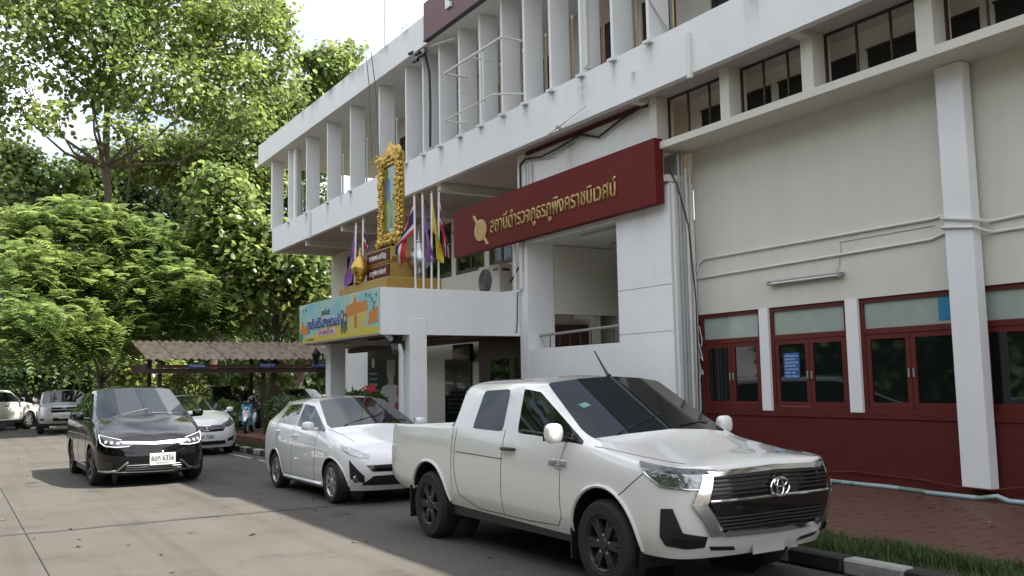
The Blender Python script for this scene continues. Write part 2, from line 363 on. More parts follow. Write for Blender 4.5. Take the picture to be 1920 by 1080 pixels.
# red tiles: the ones near the picture's tile floor are single objects, the rest one sheet
tw, td = 0.40, 0.20
tm = MB(); tm.box(-tw/2+0.008, tw/2-0.008, -td/2+0.008, td/2-0.008, -0.01, 0.014, b=0.003); tmesh = tm.mesh('tile', M['tile'])
far = MB(); cnt = 0; slots = []
for r in range(18):
    y = 7.5 + r*td
    for c in range(-64, 20):
        x = -7.0 + c*tw + (tw/2 if r % 2 else 0)
        if -33.8 < x < 7.8: slots.append((abs(x+6.6) + (0 if y < 10.9 else 0), x, y))
slots.sort()
for k, (dd, x, y) in enumerate(slots):
    dz = random.uniform(-0.0015, 0.0015)
    if k < 300:
        o = obj('tile', tmesh, walk, (x, y, 0.105+dz))
        o.rotation_euler = (random.uniform(-.004, .004), random.uniform(-.004, .004), random.uniform(-.006, .006))
    else: far.box(x-tw/2+0.008, x+tw/2-0.008, y-td/2+0.008, y+td/2-0.008, 0.095, 0.119+dz)
tag(far.build('tile_field', M['tile'], walk), kind='stuff')
# kerb stones, painted black and white in turn
kerb = MB(); kerb.box(-30, 6, 6.43, 6.61, -0.05, 0.0); kb = kerb.build('kerb', M['tar']); tag(kb, kind='structure')
km = MB(); km.box(-0.285, 0.285, -0.085, 0.085, 0.0, 0.135, b=0.018); kw = km.mesh('kerb_stone', M['kerb_white']); kk = kw.copy(); kk.materials.clear(); kk.materials.append(M['kerb_black'])
for k in range(60):
    x = -4.95 - 0.58*(k-16)
    o = obj('kerb_stone', kw if k % 2 == 0 else kk, kb, (x, 6.52 + random.uniform(-.006, .006), random.uniform(-.004, .006))); o.rotation_euler.z = random.uniform(-.012, .012)
# grass on the lawn strip (blades)
def grass_mesh(name, areas, n, hmin, hmax):
    V = []; F = []
    for (x0, x1, y0, y1, z, w) in areas:
        for _ in range(int(n*w)):
            x, y = random.uniform(x0, x1), random.uniform(y0, y1)
            if math.sin(x*3.1+1.3*math.sin(y*7))*math.sin(y*8.3+x*1.7) > .35 and random.random() < .85: continue
            h = random.uniform(hmin, hmax)*(1+0.5*math.sin(x*2.3)*math.sin(y*9+x)); a = random.uniform(0, 6.28)
            b = random.uniform(0.2, 0.7)*h; wd = random.uniform(0.003, 0.006); dx, dy = math.cos(a), math.sin(a); i = len(V)
            V += [(x-dy*wd, y+dx*wd, z), (x+dy*wd, y-dx*wd, z), (x+dx*b*.4+dy*wd*.7, y+dy*b*.4-dx*wd*.7, z+h*.6), (x+dx*b*.4-dy*wd*.7, y+dy*b*.4+dx*wd*.7, z+h*.6), (x+dx*b, y+dy*b, z+h)]
            F += [(i, i+1, i+2, i+3), (i+3, i+2, i+4)]
    me = bpy.data.meshes.new(name); me.from_pydata(V, [], F); me.materials.append(M['grass']); return me
gr = obj('grass', grass_mesh('grass', [(-7.6, -1, 6.62, 7.42, 0.085, 14000), (-12, -7.6, 6.62, 7.4, 0.085, 4000), (-30, -12, 6.62, 7.4, 0.085, 12000)], 1, 0.05, 0.14))
tag(gr, 'green grass growing in the strip behind the painted kerb', 'grass', kind='stuff')

# ================================================================ POLICE STATION
B = empty('police_station', (-16, 11, 0), label='white three storey building with vertical concrete fins, maroon windows and gold framed portrait', cat='building')
BO = Vector((-16, 11, 0))
def part(name, mb, material, parent=None, smooth=False):
    o = mb.build(name, material, parent or B, smooth)
    if parent is None: o.matrix_parent_inverse = Matrix.Translation(-BO)
    return o
def bx(name, x0, x1, y0, y1, z0, z1, material, parent=None, b=0.0):
    return part(name, MB().box(x0, x1, y0, y1, z0, z1, b=b), material, parent)
# a sub-part whose parent is a part with identity local matrix: coordinates stay world coordinates
XR = 6.0
# ---- right hand ground floor wall, front plane y = 11.04
Yw = 11.04
bays = [(-11.72, -10.34), (-10.15, -8.68), (-8.47, -6.93), (-6.74, -4.95), (-4.75, -3.2), (-3.0, -1.4), (-1.2, 0.4)]
piers_x = [(-10.34, -10.15), (-8.68, -8.47), (-4.95, -4.75), (-3.2, -3.0), (-1.4, -1.2)]
bx('wall', -11.73, XR, Yw, Yw+0.22, 2.745, 6.9, M['plaster_cream'])
bx('wainscot', -11.73, XR, Yw-0.01, Yw+0.22, 0.0, 1.13, M['maroon'])
bx('wainscot_rail', -11.73, XR, Yw-0.028, Yw-0.0102, 1.05, 1.075, M['maroon'])
bx('wainscot_skirting', -11.73, XR, Yw-0.05, Yw-0.0102, 0.1, 0.245, M['maroon'])
bx('window_pier', -6.93, -6.74, Yw-0.016, Yw+0.2, 1.131, 2.744, M['plaster'])
bx('wall', 0.4, XR, Yw, Yw+0.22, 1.13, 2.745, M['plaster_cream'])
for x0, x1 in piers_x: bx('window_pier', x0, x1, Yw-0.016, Yw+0.2, 1.131, 2.744, M['plaster'])
def window(x0, x1, y, z0, z1, transom=None, cols=2, fr=0.065, fm=None, glass=None, tglass=None, depth=0.07, recess=0.03):
    """frame (part) > panes and sashes (sub-parts); outer face at y+recess"""
    fm = fm or M['maroon_frame']; glass = glass or M['glass']
    f = MB(); ya, yb = y+recess, y+recess+depth
    f.box(x0, x1, ya, yb, z0, z0+fr); f.box(x0, x1, ya, yb, z1-fr, z1)
    f.box(x0, x0+fr, ya, yb, z0+fr, z1-fr); f.box(x1-fr, x1, ya, yb, z0+fr, z1-fr)
    if transom: f.box(x0+fr, x1-fr, ya, yb, transom-fr*.6, transom+fr*.6)
    w = part('window', f, fm)
    zt = (transom-fr*.6) if transom else z1-fr
    cw = (x1-x0-2*fr)/cols
    for c in range(cols):
        a, b2 = x0+fr+c*cw, x0+fr+(c+1)*cw; s = MB(); sw = 0.075 if cols > 1 and transom else 0.045
        s.box(a+.004, b2-.004, ya+.012, yb-.01, z0+fr+.003, z0+fr+sw); s.box(a+.004, b2-.004, ya+.012, yb-.01, zt-sw, zt-.003)
        s.box(a+.004, a+sw, ya+.012, yb-.01, z0+fr+sw, zt-sw); s.box(b2-sw, b2-.004, ya+.012, yb-.01, z0+fr+sw, zt-sw)
        so = s.build('sash', fm); so.parent = w
        p = MB(); p.box(a+sw-.005, b2-sw+.005, ya+.03, ya+.036, z0+fr+sw-.005, zt-sw+.005); po = p.build('pane', glass); po.parent = w
        if transom: lm = MB(); xk = (b2-sw*.5) if c % 2 == 0 else (a+sw*.5); lm.box(xk-.012, xk+.012, ya-.014, ya+.0115, z0+fr+.42, z0+fr+.54, b=.004); lo = lm.build('latch', M['grey_metal']); lo.parent = w
    if transom:
        p = MB(); p.box(x0+fr-.004, x1-fr+.004, ya+.03, ya+.036, transom+fr*.6-.004, z1-fr+.004); po = p.build('transom_pane', tglass or M['glass_green']); po.parent = w
    return w
wins = []
for x0, x1 in bays: wins.append(window(x0, x1, Yw, 1.131, 2.744, transom=2.27, cols=2, tglass=M['glass_green']))
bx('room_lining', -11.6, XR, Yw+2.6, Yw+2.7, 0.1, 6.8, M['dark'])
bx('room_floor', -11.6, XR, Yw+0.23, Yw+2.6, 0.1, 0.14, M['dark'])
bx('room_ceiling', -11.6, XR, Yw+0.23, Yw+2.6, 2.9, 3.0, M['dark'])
# large column
bx('column', -6.91, -6.54, 10.80, Yw-0.0515, 0.236, 5.615, M['plaster'], b=0.008)
# second column far right
bx('column', -1.0, -0.63, 10.80, Yw-0.0515, 0.236, 5.615, M['plaster'], b=0.008)
# ---- ledge and clerestory above
bx('ledge', -11.95, XR, 10.34, Yw-0.003, 5.62, 5.74, M['plaster_cream'])
for x0, x1 in ((-12.05, -11.86), (-10.32, -10.12), (-8.68, -8.47), (-6.84, -6.60), (-4.95, -4.75), (-3.1, -2.9)):
    bx('ledge_pier', x0, x1, 10.36, 10.75, 5.741, 6.578, M['plaster_cream'])
cl = [(-11.86, -10.32), (-10.12, -8.68), (-8.47, -6.84), (-6.60, -4.95), (-4.75, -3.1)]
for x0, x1 in cl:
    f = MB(); t = 0.035; yy = 10.62
    f.box(x0, x1, yy, yy+t, 5.742, 5.742+t); f.box(x0, x1, yy, yy+t, 6.575-t, 6.575)
    f.box(x0, x0+t, yy, yy+t, 5.742+t, 6.575-t); f.box(x1-t, x1, yy, yy+t, 5.742+t, 6.575-t)
    g_ = part('screen_frame', f, M['rust'])
    for k in (1, 2):
        xx = x0 + (x1-x0)*k/3; b_ = MB(); b_.box(xx-.014, xx+.014, yy+.003, yy+t-.003, 5.742+t, 6.575-t); o = b_.build('screen_bar', M['rust']); o.parent = g_
    # dark slot at the foot of the back wall
    bx('vent_slot', x0+0.42, x1+0.45, Yw-0.016, Yw-0.001, 5.80, 6.27, M['dark'])
    bx('vent_frame', x0+0.40, x1+0.47, Yw-0.03, Yw-0.0165, 6.27, 6.30, M['rust'])
# ---- plain wall panel by the stair, plane y = 10.46 (three rendered panels with recessed joints)
Y2 = 10.46
bx('panel_backing', -13.2, -11.74, Y2+0.02, Yw-0.004, 0.1, 5.05, M['plaster'])
for z0, z1 in ((0.1, 2.463), (2.478, 3.263), (3.278, 5.0)): bx('wall_panel', -13.205, -11.735, Y2, Y2+0.019, z0, z1, M['plaster'])
bx('panel_cap', -13.2, -11.70, Y2-0.06, Y2+0.4, 5.0505, 5.16, M['plaster_cream'])
bx('stair_parapet', -16.299, -13.2055, Y2+0.004, Y2+0.16, 0.1, 2.335, M['plaster'])
bx('niche_back', -13.2, -11.74, Yw-0.25, Yw-0.2, 5.161, 5.619, M['pvc_grey'])
bx('column', -16.62, -16.30, Y2, 11.15, 0.1, 6.579, M['plaster'], b=0.006)
# wall above the stair opening, stair well inside
bx('wall', -16.299, -12.056, Y2+0.02, Y2+0.2, 4.62, 6.579, M['plaster'])
bx('soffit_trim', -16.2, -12.2, Y2-0.05, Y2+0.019, 6.50, 6.56, M['maroon'])
bx('stair_back_wall', -18.2, -12.0, 12.9, 13.05, 0.1, 4.6, M['plaster_cream'])
bx('stair_side_wall', -13.19, -13.0, Yw, 12.9, 0.1, 4.6, M['plaster_cream'])
bx('stair_left_wall', -16.45, -16.301, 11.16, 12.9, 3.1, 4.6, M['plaster_cream'])
bx('stair_ceiling', -16.4, -13.0, Y2+0.21, 12.9, 4.62, 4.72, M['plaster_cream'])
bx('stair_landing', -16.29, -13.2, Y2+0.165, 12.9, 2.05, 2.2, M['plaster_cream'])
bx('stair_dado', -16.2, -14.4, 12.84, 12.899, 2.2, 2.75, M['darkwood'])
part('stair_underside', MB().prism([(-15.6, 12.15, 4.60), (-13.21, 12.15, 4.60), (-13.21, 12.15, 2.95), (-13.9, 12.15, 2.95)], (0, 0.7, 0)), M['soffit_far'])
bx('stair_flight', -14.6, -13.2, 12.3, 12.83, 2.2, 2.86, M['plaster'])
# handrail behind the parapet
h = MB(); h.tube([(-16.28, 10.75, 2.62), (-13.2, 10.75, 2.68)], 0.028, 8)
hr = part('handrail', h, M['grey_metal'], smooth=True)
for k in range(8):
    xx = -15.9 + k*0.36; b_ = MB(); b_.tube([(xx, 10.75, 2.2), (xx, 10.75, 2.63)], 0.011, 6); o = b_.build('baluster', M['rust']); o.parent = hr
# ---- third floor band, soffit, fins
Yb = 10.0
bx('band', -32.95, XR, Yb, Yb+0.14, 6.54, 7.42, M['plaster'])
bx('band_return', -32.95, -32.81, Yb+0.141, 13.0, 6.54, 7.42, M['plaster'])
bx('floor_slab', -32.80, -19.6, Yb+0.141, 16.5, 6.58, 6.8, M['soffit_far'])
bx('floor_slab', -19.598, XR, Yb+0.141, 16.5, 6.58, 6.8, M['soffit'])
for xx in (-29.6, -26.3, -23.0, -19.75, -12.15, -8.57, -6.75): 
    bx('cross_beam', xx-0.09, xx+0.09, Yb+0.1415, (10.345 if xx > -13 else 12.29), 6.36 if xx < -13 else 6.50, 6.579, M['plaster_cream'])
fx = [-33.15, -31.1, -29.2, -27.2, -25.25, -23.1, -21.35, -20.33, -19.42, -18.4, -17.42, -16.46, -15.56, -14.6, -13.58, -12.61, -11.62]
fins = []
for k, x in enumerate(fx):
    t = 0.16 if k == 0 else 0.075
    z0 = 6.545 if k == 0 else 7.40
    if k == 0: o = bx('fin', x, x+0.19, Yb-0.004, Yb+0.42, 7.421, 10.008, M['plaster'], b=0.006)
    else: o = bx('fin', x, x+t, Yb-0.012, Yb+0.45, 7.39, 10.008, M['plaster'], b=0.006)
    fins.append(o)
    fo = MB(); fo.box(x-0.02, x+0.15, Yb-0.10, Yb-0.0125, 7.36, 7.405); q = fo.build('fin_foot', M['plaster']); q.parent = o
    if k:
        st_ = MB(); w_ = random.uniform(.16, .34); h_ = random.uniform(.25, .75); xx = x+random.uniform(-.02, .12); st_.quad((xx-w_/2, Yb-.0035, 7.362-h_), (xx+w_/2, Yb-.0035, 7.362-h_), (xx+w_/2, Yb-.0035, 7.362), (xx-w_/2, Yb-.0035, 7.362)); q = st_.build('rain_stain', M['stain']); q.parent = o
o = bx('fin', -30.95, -30.70, Yb+0.12, Yb+0.2, 7.421, 10.0, M['plaster'])
for x, z0, z1 in ((-28.75, 6.49, 7.36), (-10.62, 6.46, 7.2)):
    bx('drain_spout', x, x+0.09, Yb-0.055, Yb-0.0005, z0, z1, M['pvc'])
# floor of gallery, back wall of the third floor with windows
bx('gallery_wall', -26.6, XR, 12.0, 12.15, 6.81, 8.0, M['plaster_cream'])
bx('gallery_wall', -26.6, XR, 12.0, 12.15, 9.45, 10.0, M['plaster_cream'])
prev = -26.6
for k in range(16):
    x0 = -26.1 + k*2.0; x1 = x0+1.05
    if x1 > XR: break
    bx('gallery_wall', prev, x0, 12.001, 12.149, 8.0, 9.45, M['plaster_cream'])
    window(x0, x1, 12.0, 8.001, 9.449, cols=2, fm=M['rust'], glass=M['glass_up'], fr=0.05); prev = x1
bx('gallery_wall', prev, XR, 12.001, 12.149, 8.0, 9.45, M['plaster_cream'])
bx('gallery_end_beam', -32.9, -26.61, 15.2, 15.4, 9.3, 10.0, M['plaster_cream'])
bx('gallery_parapet', -32.9, -26.61, 15.2, 15.4, 6.81, 7.5, M['plaster_cream'])
bx('gallery_post', -29.5, -29.3, 15.2, 15.4, 7.501, 9.299, M['plaster_cream'])
bx('gallery_side', -26.75, -26.601, 12.16, 16.5, 6.81, 10.0, M['plaster_cream'])
# ---- roof slab with fascia
for k in range(14):                                            # rain marks running down the fascia and the tall walls
    xx = random.uniform(-33.5, -20.5); w_ = random.uniform(.3, .9); h_ = random.uniform(.25, .7)
    st_ = MB(); st_.quad((xx-w_/2, 9.7665, 10.79-h_), (xx+w_/2, 9.7665, 10.79-h_), (xx+w_/2, 9.7665, 10.79), (xx-w_/2, 9.7665, 10.79)); part('rain_stain', st_, M['stain'])
for xx, yy, zt, w_, h_ in ((-12.5, Y2-.0035, 4.98, .5, 1.0), (-13.5, Yb-.0035, 7.2, .4, .6), (-9.2, Yb-.0035, 7.41, .5, .7), (-26, Yb-.0035, 7.41, .4, .5), (-12.0, Yb-.0035, 7.0, .25, .4), (-14.6, Y2+.0165, 6.4, .6, .9)):
    st_ = MB(); st_.quad((xx-w_/2, yy, zt-h_), (xx+w_/2, yy, zt-h_), (xx+w_/2, yy, zt), (xx-w_/2, yy, zt)); part('rain_stain', st_, M['stain'])
bx('roof_slab', -34.05, XR, 9.77, 18.0, 10.012, 10.80, M['plaster'], b=0.01)
bx('roof_cladding', -19.52, -9.0, 9.64, 9.768, 10.03, 10.98, M['maroon_roof'])
bx('roof_cladding_edge', -19.53, -9.0, 9.63, 9.77, 10.005, 10.0295, M['black_plastic'])
lt = MB(); lt.box(-18.27, -18.13, 9.585, 9.639, 10.36, 10.9); lt.box(-18.13, -18.02, 9.585, 9.639, 10.36, 10.47); part('letter', lt, M['white'])
# ---- second floor and ground floor at the far end, plane y = 12.3
Y3 = 12.3
wl = [(-24.95, -23.2), (-22.95, -21.3), (-21.05, -19.85), (-31.4, -29.9), (-28.8, -27.2)]
wl.sort(); prev = -33.0
bx('wall', -33.0, -16.45, Y3, Y3+0.2, 0.1, 4.72, M['plaster_cream'])
bx('wall', -33.0, -16.45, Y3, Y3+0.2, 6.32, 6.579, M['plaster_cream'])
for x0, x1 in wl:
    bx('wall', prev, x0, Y3+0.001, Y3+0.199, 4.72, 6.32, M['plaster_cream']); prev = x1
    window(x0, x1, Y3, 4.721, 6.319, cols=2, fr=0.07, fm=M['darkwood'], glass=M['glass'])
bx('wall', prev, -16.45, Y3+0.001, Y3+0.199, 4.72, 6.32, M['plaster_cream'])
bx('end_post', -33.15, -32.9, 12.95, 13.2, 0.1, 6.579, M['plaster'])
bx('end_wall', -33.0, -32.8, Y3+0.21, 12.94, 0.1, 6.579, M['plaster_cream'])
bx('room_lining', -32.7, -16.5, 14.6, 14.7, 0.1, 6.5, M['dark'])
# entrance recess under the canopy
bx('entrance_wall', -31.4, -26.2, Y3-0.022, Y3-0.001, 0.12, 2.82, M['plaster'])
bx('entrance_wood', -21.55, -16.63, 12.22, 12.299, 0.12, 2.9, M['darkwood'])
bx('entrance_side', -16.75, -16.625, 11.16, 12.21, 0.12, 2.9, M['darkwood'])
for x0, x1 in ((-20.9, -20.0), (-19.7, -18.8), (-18.2, -17.3)): bx('entrance_pane', x0, x1, 12.20, 12.219, 0.9, 2.25, M['glass'])
bx('entrance_beam', -29, -17.0, 11.4, 11.6, 2.70, 2.85, M['darkwood'])
# ---- porch canopy
cx0, cx1, cy0, cy1, cz0, cz1 = -21.44, -16.62, 7.21, 10.458, 2.63, 3.57
c = MB(); c.box(cx0, cx1, cy0, cy0+.14, cz0, cz1); c.box(cx1-.14, cx1, cy0+.14, cy1, cz0, cz1); c.box(cx0, cx0+.14, cy0+.14, cy1, cz0, cz1)
can = part('canopy', c, M['plaster'])
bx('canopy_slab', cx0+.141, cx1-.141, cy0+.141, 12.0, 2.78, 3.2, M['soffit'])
for k in range(5):
    yy = 7.7 + k*0.6; bx('canopy_batten', cx0+.15, cx1-.15, yy, yy+0.12, 2.745, 2.7795, M['darkwood'])
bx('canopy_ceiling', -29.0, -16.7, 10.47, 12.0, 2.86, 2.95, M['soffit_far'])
bx('porch_pillar', -16.97, -16.607, 7.84, 8.22, 0.1, 2.96, M['plaster'], b=0.008)
bx('porch_pillar', -21.40, -21.06, 7.84, 8.22, 0.1, 2.66, M['plaster'], b=0.008)
# ================================================================ THINGS ON THE BUILDING
def thing(name, mb, m, label, cat, group=None, smooth=False): return tag(mb.build(name, m, None, smooth), label, cat, group)
# ---- long red name sign
sy0, sy1 = 10.22, 10.40
sg = empty('name_sign', (-15.5, 10.4, 4.6), label='long dark red sign board with raised gold Thai lettering over the stair opening', cat='sign')
def sub(name, mb, m, p, smooth=False):
    o = mb.build(name, m, p, smooth); o.matrix_parent_inverse = Matrix.Translation(-Vector(p.location)) if p.type == 'EMPTY' else Matrix.Identity(4); return o
m_ = MB(); m_.prism([(-19.15, sy0, 4.64), (-11.78, sy0, 4.66), (-11.78, sy0, 5.80), (-19.15, sy0, 5.74)], (0, sy1-sy0, 0)); sub('board', m_, M['sign_red'], sg)
t = text_obj('lettering', 'สถานีตำรวจภูธรภูพิงคราชนิเวศน์', M['gold_letter'], (-17.40, sy0, 4.97), (1, 0, 0.004), (0.0, 0, 1), width=4.55, height=0.47, offset=0.013, extrude=0.018, parent=sg, lift=0.002); t.matrix_parent_inverse = Matrix.Translation(-Vector(sg.location))
e = MB(); cxx, czz = -17.82, 5.10
pts = [(cxx+0.27*math.cos(a), sy0-0.03, czz+0.25*math.sin(a)) for a in np.linspace(0, 6.283, 29)[:-1]]; e.prism(pts, (0, 0.029, 0))
for r0, r1 in ((0.15, 0.19), (0.07, 0.10)):
    for q in range(28):
        a, b_ = 2*math.pi*q/28, 2*math.pi*(q+1)/28
        e.quad(*[(cxx+r*math.cos(w), sy0-0.036, czz+1.2*r*math.sin(w)) for r, w in ((r0, a), (r1, a), (r1, b_), (r0, b_))])
e.prism([(cxx-0.36, sy0-0.025, czz+0.38), (cxx-0.26, sy0-0.025, czz+0.38), (cxx+0.36, sy0-0.025, czz-0.36), (cxx+0.25, sy0-0.025, czz-0.36)], (0, 0.023, 0))
sub('emblem', e, M['gold_letter'], sg)
# tube lamp in the stair opening
tl = MB(); tl.box(-14.95, -13.7, 10.9, 10.98, 4.53, 4.60); tl.tube([(-14.9, 10.88, 4.53), (-13.75, 10.88, 4.53)], 0.018); thing('tube_lamp', tl, M['pvc'], 'short white tube lamp fixed under the lintel of the stair opening', 'lamp')
# ---- wall tube lamp by the windows
wlm = empty('wall_lamp', (-9.35, Yw, 3.1), label='long unlit white tube lamp mounted on the cream wall above the windows', cat='lamp')
m_ = MB(); m_.box(-10.05, -8.66, Yw-0.06, Yw-0.001, 3.10, 3.155, b=0.006); sub('housing', m_, M['grey_metal'], wlm)
m_ = MB(); m_.tube([(-10.0, Yw-0.085, 3.11), (-8.72, Yw-0.085, 3.11)], 0.016, 10); sub('tube', m_, M['pvc'], wlm, True)
m_ = MB(); m_.box(-8.71, -8.655, Yw-0.11, Yw-0.0605, 3.08, 3.15); m_.box(-10.055, -10.0, Yw-0.11, Yw-0.0605, 3.08, 3.15); sub('end_holder', m_, M['grey_metal'], wlm)
m_ = MB(); m_.tube([(-8.80, Yw-0.03, 3.16), (-8.74, Yw-0.015, 3.26), (-8.70, Yw-0.01, 3.44), (-8.70, Yw-0.008, 3.60), (-7.2, Yw-0.008, 3.61)], 0.006, 5); thing('lamp_wire', m_, M['pvc_grey'], 'thin wire looping up the wall from the end of the tube lamp', 'wire')
# ---- conduits along the right wall
def conduit(pts, r, m, label, name='conduit', cat='conduit', group=None):
    q = MB(); q.tube(pts, r, 8); return thing(name, q, m, label, cat, group, True)
y = Yw-0.022
def over_col(z): return [(-6.98, y, z), (-6.93, 10.775, z), (-6.52, 10.775, z), (-6.47, y, z)]
conduit([(-11.70, y, 3.50), (-11.66, y, 3.62), (-11.52, y, 3.70), (-7.2, y, 3.70), (-7.02, y, 3.72), (-6.93, 10.775, 3.64), (-6.52, 10.775, 3.56), (-6.44, y, 3.54), (-5, y, 3.60), (XR, y, 3.62)], 0.021, M['pvc'], 'upper white conduit running along the cream wall and across the column')
conduit([(-11.70, y, 3.38), (-8.0, y, 3.42), (-7.25, y, 3.43), (-7.0, y, 3.50), (-6.93, 10.775, 3.52), (-6.52, 10.775, 3.47), (-6.42, y, 3.40), (XR, y, 3.44)], 0.019, M['pvc'], 'lower white conduit running along the cream wall just above the tube lamp')
# pipes in the corner beside the wall panel
for k, (yy, r, z1, mm, lab) in enumerate([(10.52, 0.034, 5.0, 'pvc', 'white pipe on the corner edge nearest the wall panel'), (10.66, 0.022, 5.55, 'pvc_grey', 'grey pipe second from the wall panel in the corner bundle'), (10.74, 0.018, 5.55, 'pvc_grey', 'thin grey pipe third from the wall panel in the corner bundle'), (10.82, 0.028, 5.3, 'pvc', 'white pipe in the middle of the corner bundle'), (10.92, 0.022, 5.5, 'pvc', 'white pipe next to the window frame in the corner bundle')]):
    conduit([(-11.69, yy, 0.12), (-11.69, yy, z1)], r, M[mm], lab, 'corner_pipe', 'pipe', 'pipes bundled in the wall corner')
conduit([(-11.66, 10.90, 0.3), (-11.66, 10.93, 3.0), (-11.66, 10.82, 4.3), (-11.67, 10.6, 5.0), (-11.68, 10.45, 5.25)], 0.012, M['cable'], 'black cable hanging down beside the corner pipes', 'cable', 'cable')
conduit([(-11.70, 10.98, 1.6)] + [(-11.66+0.05*math.sin(k*1.1), 10.99, 1.7+0.05*k+0.10*math.cos(k*1.3)) for k in range(14)] + [(-11.66, 10.98, 2.55)], 0.008, M['pvc'], 'loops of white cable coiled at the corner of the first window', 'cable_coil', 'cable')
# blue water pipe at the foot of the wall
conduit([(-16.0, 10.93, 0.15), (-8.0, 10.86, 0.15), (-7.4, 10.76, 0.15), (-7.33, 10.70, 0.15), (-6.6, 10.68, 0.15), (-6.4, 10.70, 0.19), (-6.25, 10.68, 0.15), (XR, 10.66, 0.15)], 0.030, M['pvc_blue'], 'pale blue water pipe lying on the red tiles along the wall foot', 'water_pipe', 'pipe')
conduit([(-15.0, Yw-0.062, 0.30), (-9.0, Yw-0.062, 0.27), (-8.6, Yw-0.064, 0.30), (-7.6, Yw-0.062, 0.27), (-6.95, 10.78, 0.25), (-6.5, 10.78, 0.245), (-6.3, 10.95, 0.28), (XR, 10.95, 0.26)], 0.012, M['maroon'], 'maroon painted cable sagging along the top of the wall skirting', 'painted_cable', 'cable')
# cables and pipes at the head of the column behind the red sign
for k, (dx, r, lab) in enumerate([(0.0, 0.03, 'white pipe at the left of the bundle above the red sign'), (0.12, 0.025, 'white pipe in the middle of the bundle above the red sign'), (0.22, 0.03, 'white pipe at the right of the bundle above the red sign')]):
    conduit([(-16.25+dx, Y2-0.03, 5.2), (-16.25+dx, Y2-0.03, 6.30)], r, M['pvc'], lab, 'column_pipe', 'pipe', 'pipes above the red sign')
conduit([(-16.45, Y2-0.03, 4.0), (-16.45, Y2-0.03, 6.35), (-16.2, Y2-0.05, 6.42), (-15.6, Y2-0.05, 6.33), (-15.0, Y2-0.06, 6.36), (-14.2, Y2-0.04, 6.47), (-13.6, Y2-0.05, 6.27), (-12.9, Y2-0.05, 6.44), (-12.3, Y2-0.05, 6.52)], 0.022, M['cable'], 'thick black cable sagging along the wall above the red sign', 'sagging_cable', 'cable')
conduit([(-16.1, Y2-0.03, 6.38), (-15.2, Y2-0.04, 6.25), (-14.4, Y2-0.03, 6.42), (-13.4, Y2-0.03, 6.32), (-12.3, Y2-0.03, 6.49)], 0.014, M['pvc_grey'], 'grey cable draped below the thick black one above the red sign', 'sagging_cable', 'cable')
conduit([(-16.72, Y2-0.04, 3.62), (-16.72, Y2-0.04, 5.0)], 0.028, M['pvc'], 'white drain pipe beside the air conditioner at the column', 'drain_pipe', 'pipe')
conduit([(-17.35, 10.42, 3.62), (-16.55, 10.42, 3.60), (-16.44, 10.42, 3.66), (-16.44, 10.42, 4.7)], 0.024, M['pvc'], 'white elbow pipe turning up the column above the canopy', 'elbow_pipe', 'pipe')
conduit([(-16.60, 10.40, 3.56), (-16.598, 10.38, 3.0), (-16.60, 10.36, 2.72), (-16.7, 10.30, 2.63)], 0.012, M['cable'], 'black cable running down the canopy side by the column', 'cable', 'cable')
conduit([(-21.0, 10.15, 6.56), (-19.6, 11.6, 4.2)], 0.012, M['rust'], 'thin brown rod slanting down under the third floor soffit', 'stay_rod', 'rod')
# bracket arms near the band edge
m_ = MB(); m_.tube([(-14.65, 9.93, 6.50), (-14.0, 9.93, 6.61)], 0.016); m_.tube([(-14.25, 9.99, 6.55), (-14.25, 9.88, 6.60)], 0.04); m_.tube([(-14.0, 9.93, 6.61), (-13.3, 9.9, 6.72)], 0.01); thing('spot_bracket', m_, M['pvc'], 'small white lamp bracket under the edge of the white band', 'bracket')
# ---- clusters of vertical tubes on the fins
k = 0
tub = [(-31.0, 'pvc', 7.5, 8.9), (-27.1, 'pvc', 7.55, 9.0), (-25.15, 'pvc', 7.55, 9.05), (-23.0, 'pvc', 7.6, 9.1), (-21.25, 'pvc', 7.55, 8.9), (-20.23, 'pvc', 7.55, 9.0), (-19.32, 'pvc', 7.6, 8.85), (-17.32, 'yellow_tube', 7.55, 8.9), (-16.36, 'yellow_tube', 7.55, 8.9), (-15.46, 'yellow_tube', 7.55, 8.95), (-14.5, 'yellow_tube', 7.55, 9.0), (-13.48, 'yellow_tube', 7.6, 9.0), (-12.51, 'yellow_tube', 7.6, 9.0), (-11.52, 'yellow_tube', 7.6, 9.0)]
names = ['third fin gap from the far end', 'fifth fin', 'sixth fin', 'fin behind the portrait', 'first fin of the close set row', 'second close set fin', 'third close set fin', 'fin left of the white pipe frame', 'fin inside the white pipe frame', 'fin right of the white pipe frame', 'second fin right of the pipe frame', 'fin with the drain pipe', 'fin next to the last', 'last fin']
for (x, mm, z0, z1), nm in zip(tub, names):
    o = empty('tube_light', (x+0.02, Yb+0.40, z0), label=('white' if mm == 'pvc' else 'yellowed')+' vertical tube light on the '+nm, cat='tube light', group='vertical tube lights fixed to the fins')
    m_ = MB(); m_.box(x-0.005, x+0.03, Yb+0.452, Yb+0.50, z0, z1); sub('holder', m_, M['grey_metal'], o)
    m_ = MB(); m_.tube([(x+0.055, Yb+0.475, z0+.04), (x+0.055, Yb+0.475, z1-.04)], 0.02, 8); sub('tube', m_, M[mm] if nm != 'fin with the drain pipe' else M['orange_tube'], o, True)
    m_ = MB(); m_.tube([(x+0.055, Yb+0.475, z0), (x+0.055, Yb+0.475, z0+.06)], 0.026, 8); m_.tube([(x+0.055, Yb+0.475, z1-.06), (x+0.055, Yb+0.475, z1)], 0.026, 8); sub('cap', m_, M['white'], o, True)
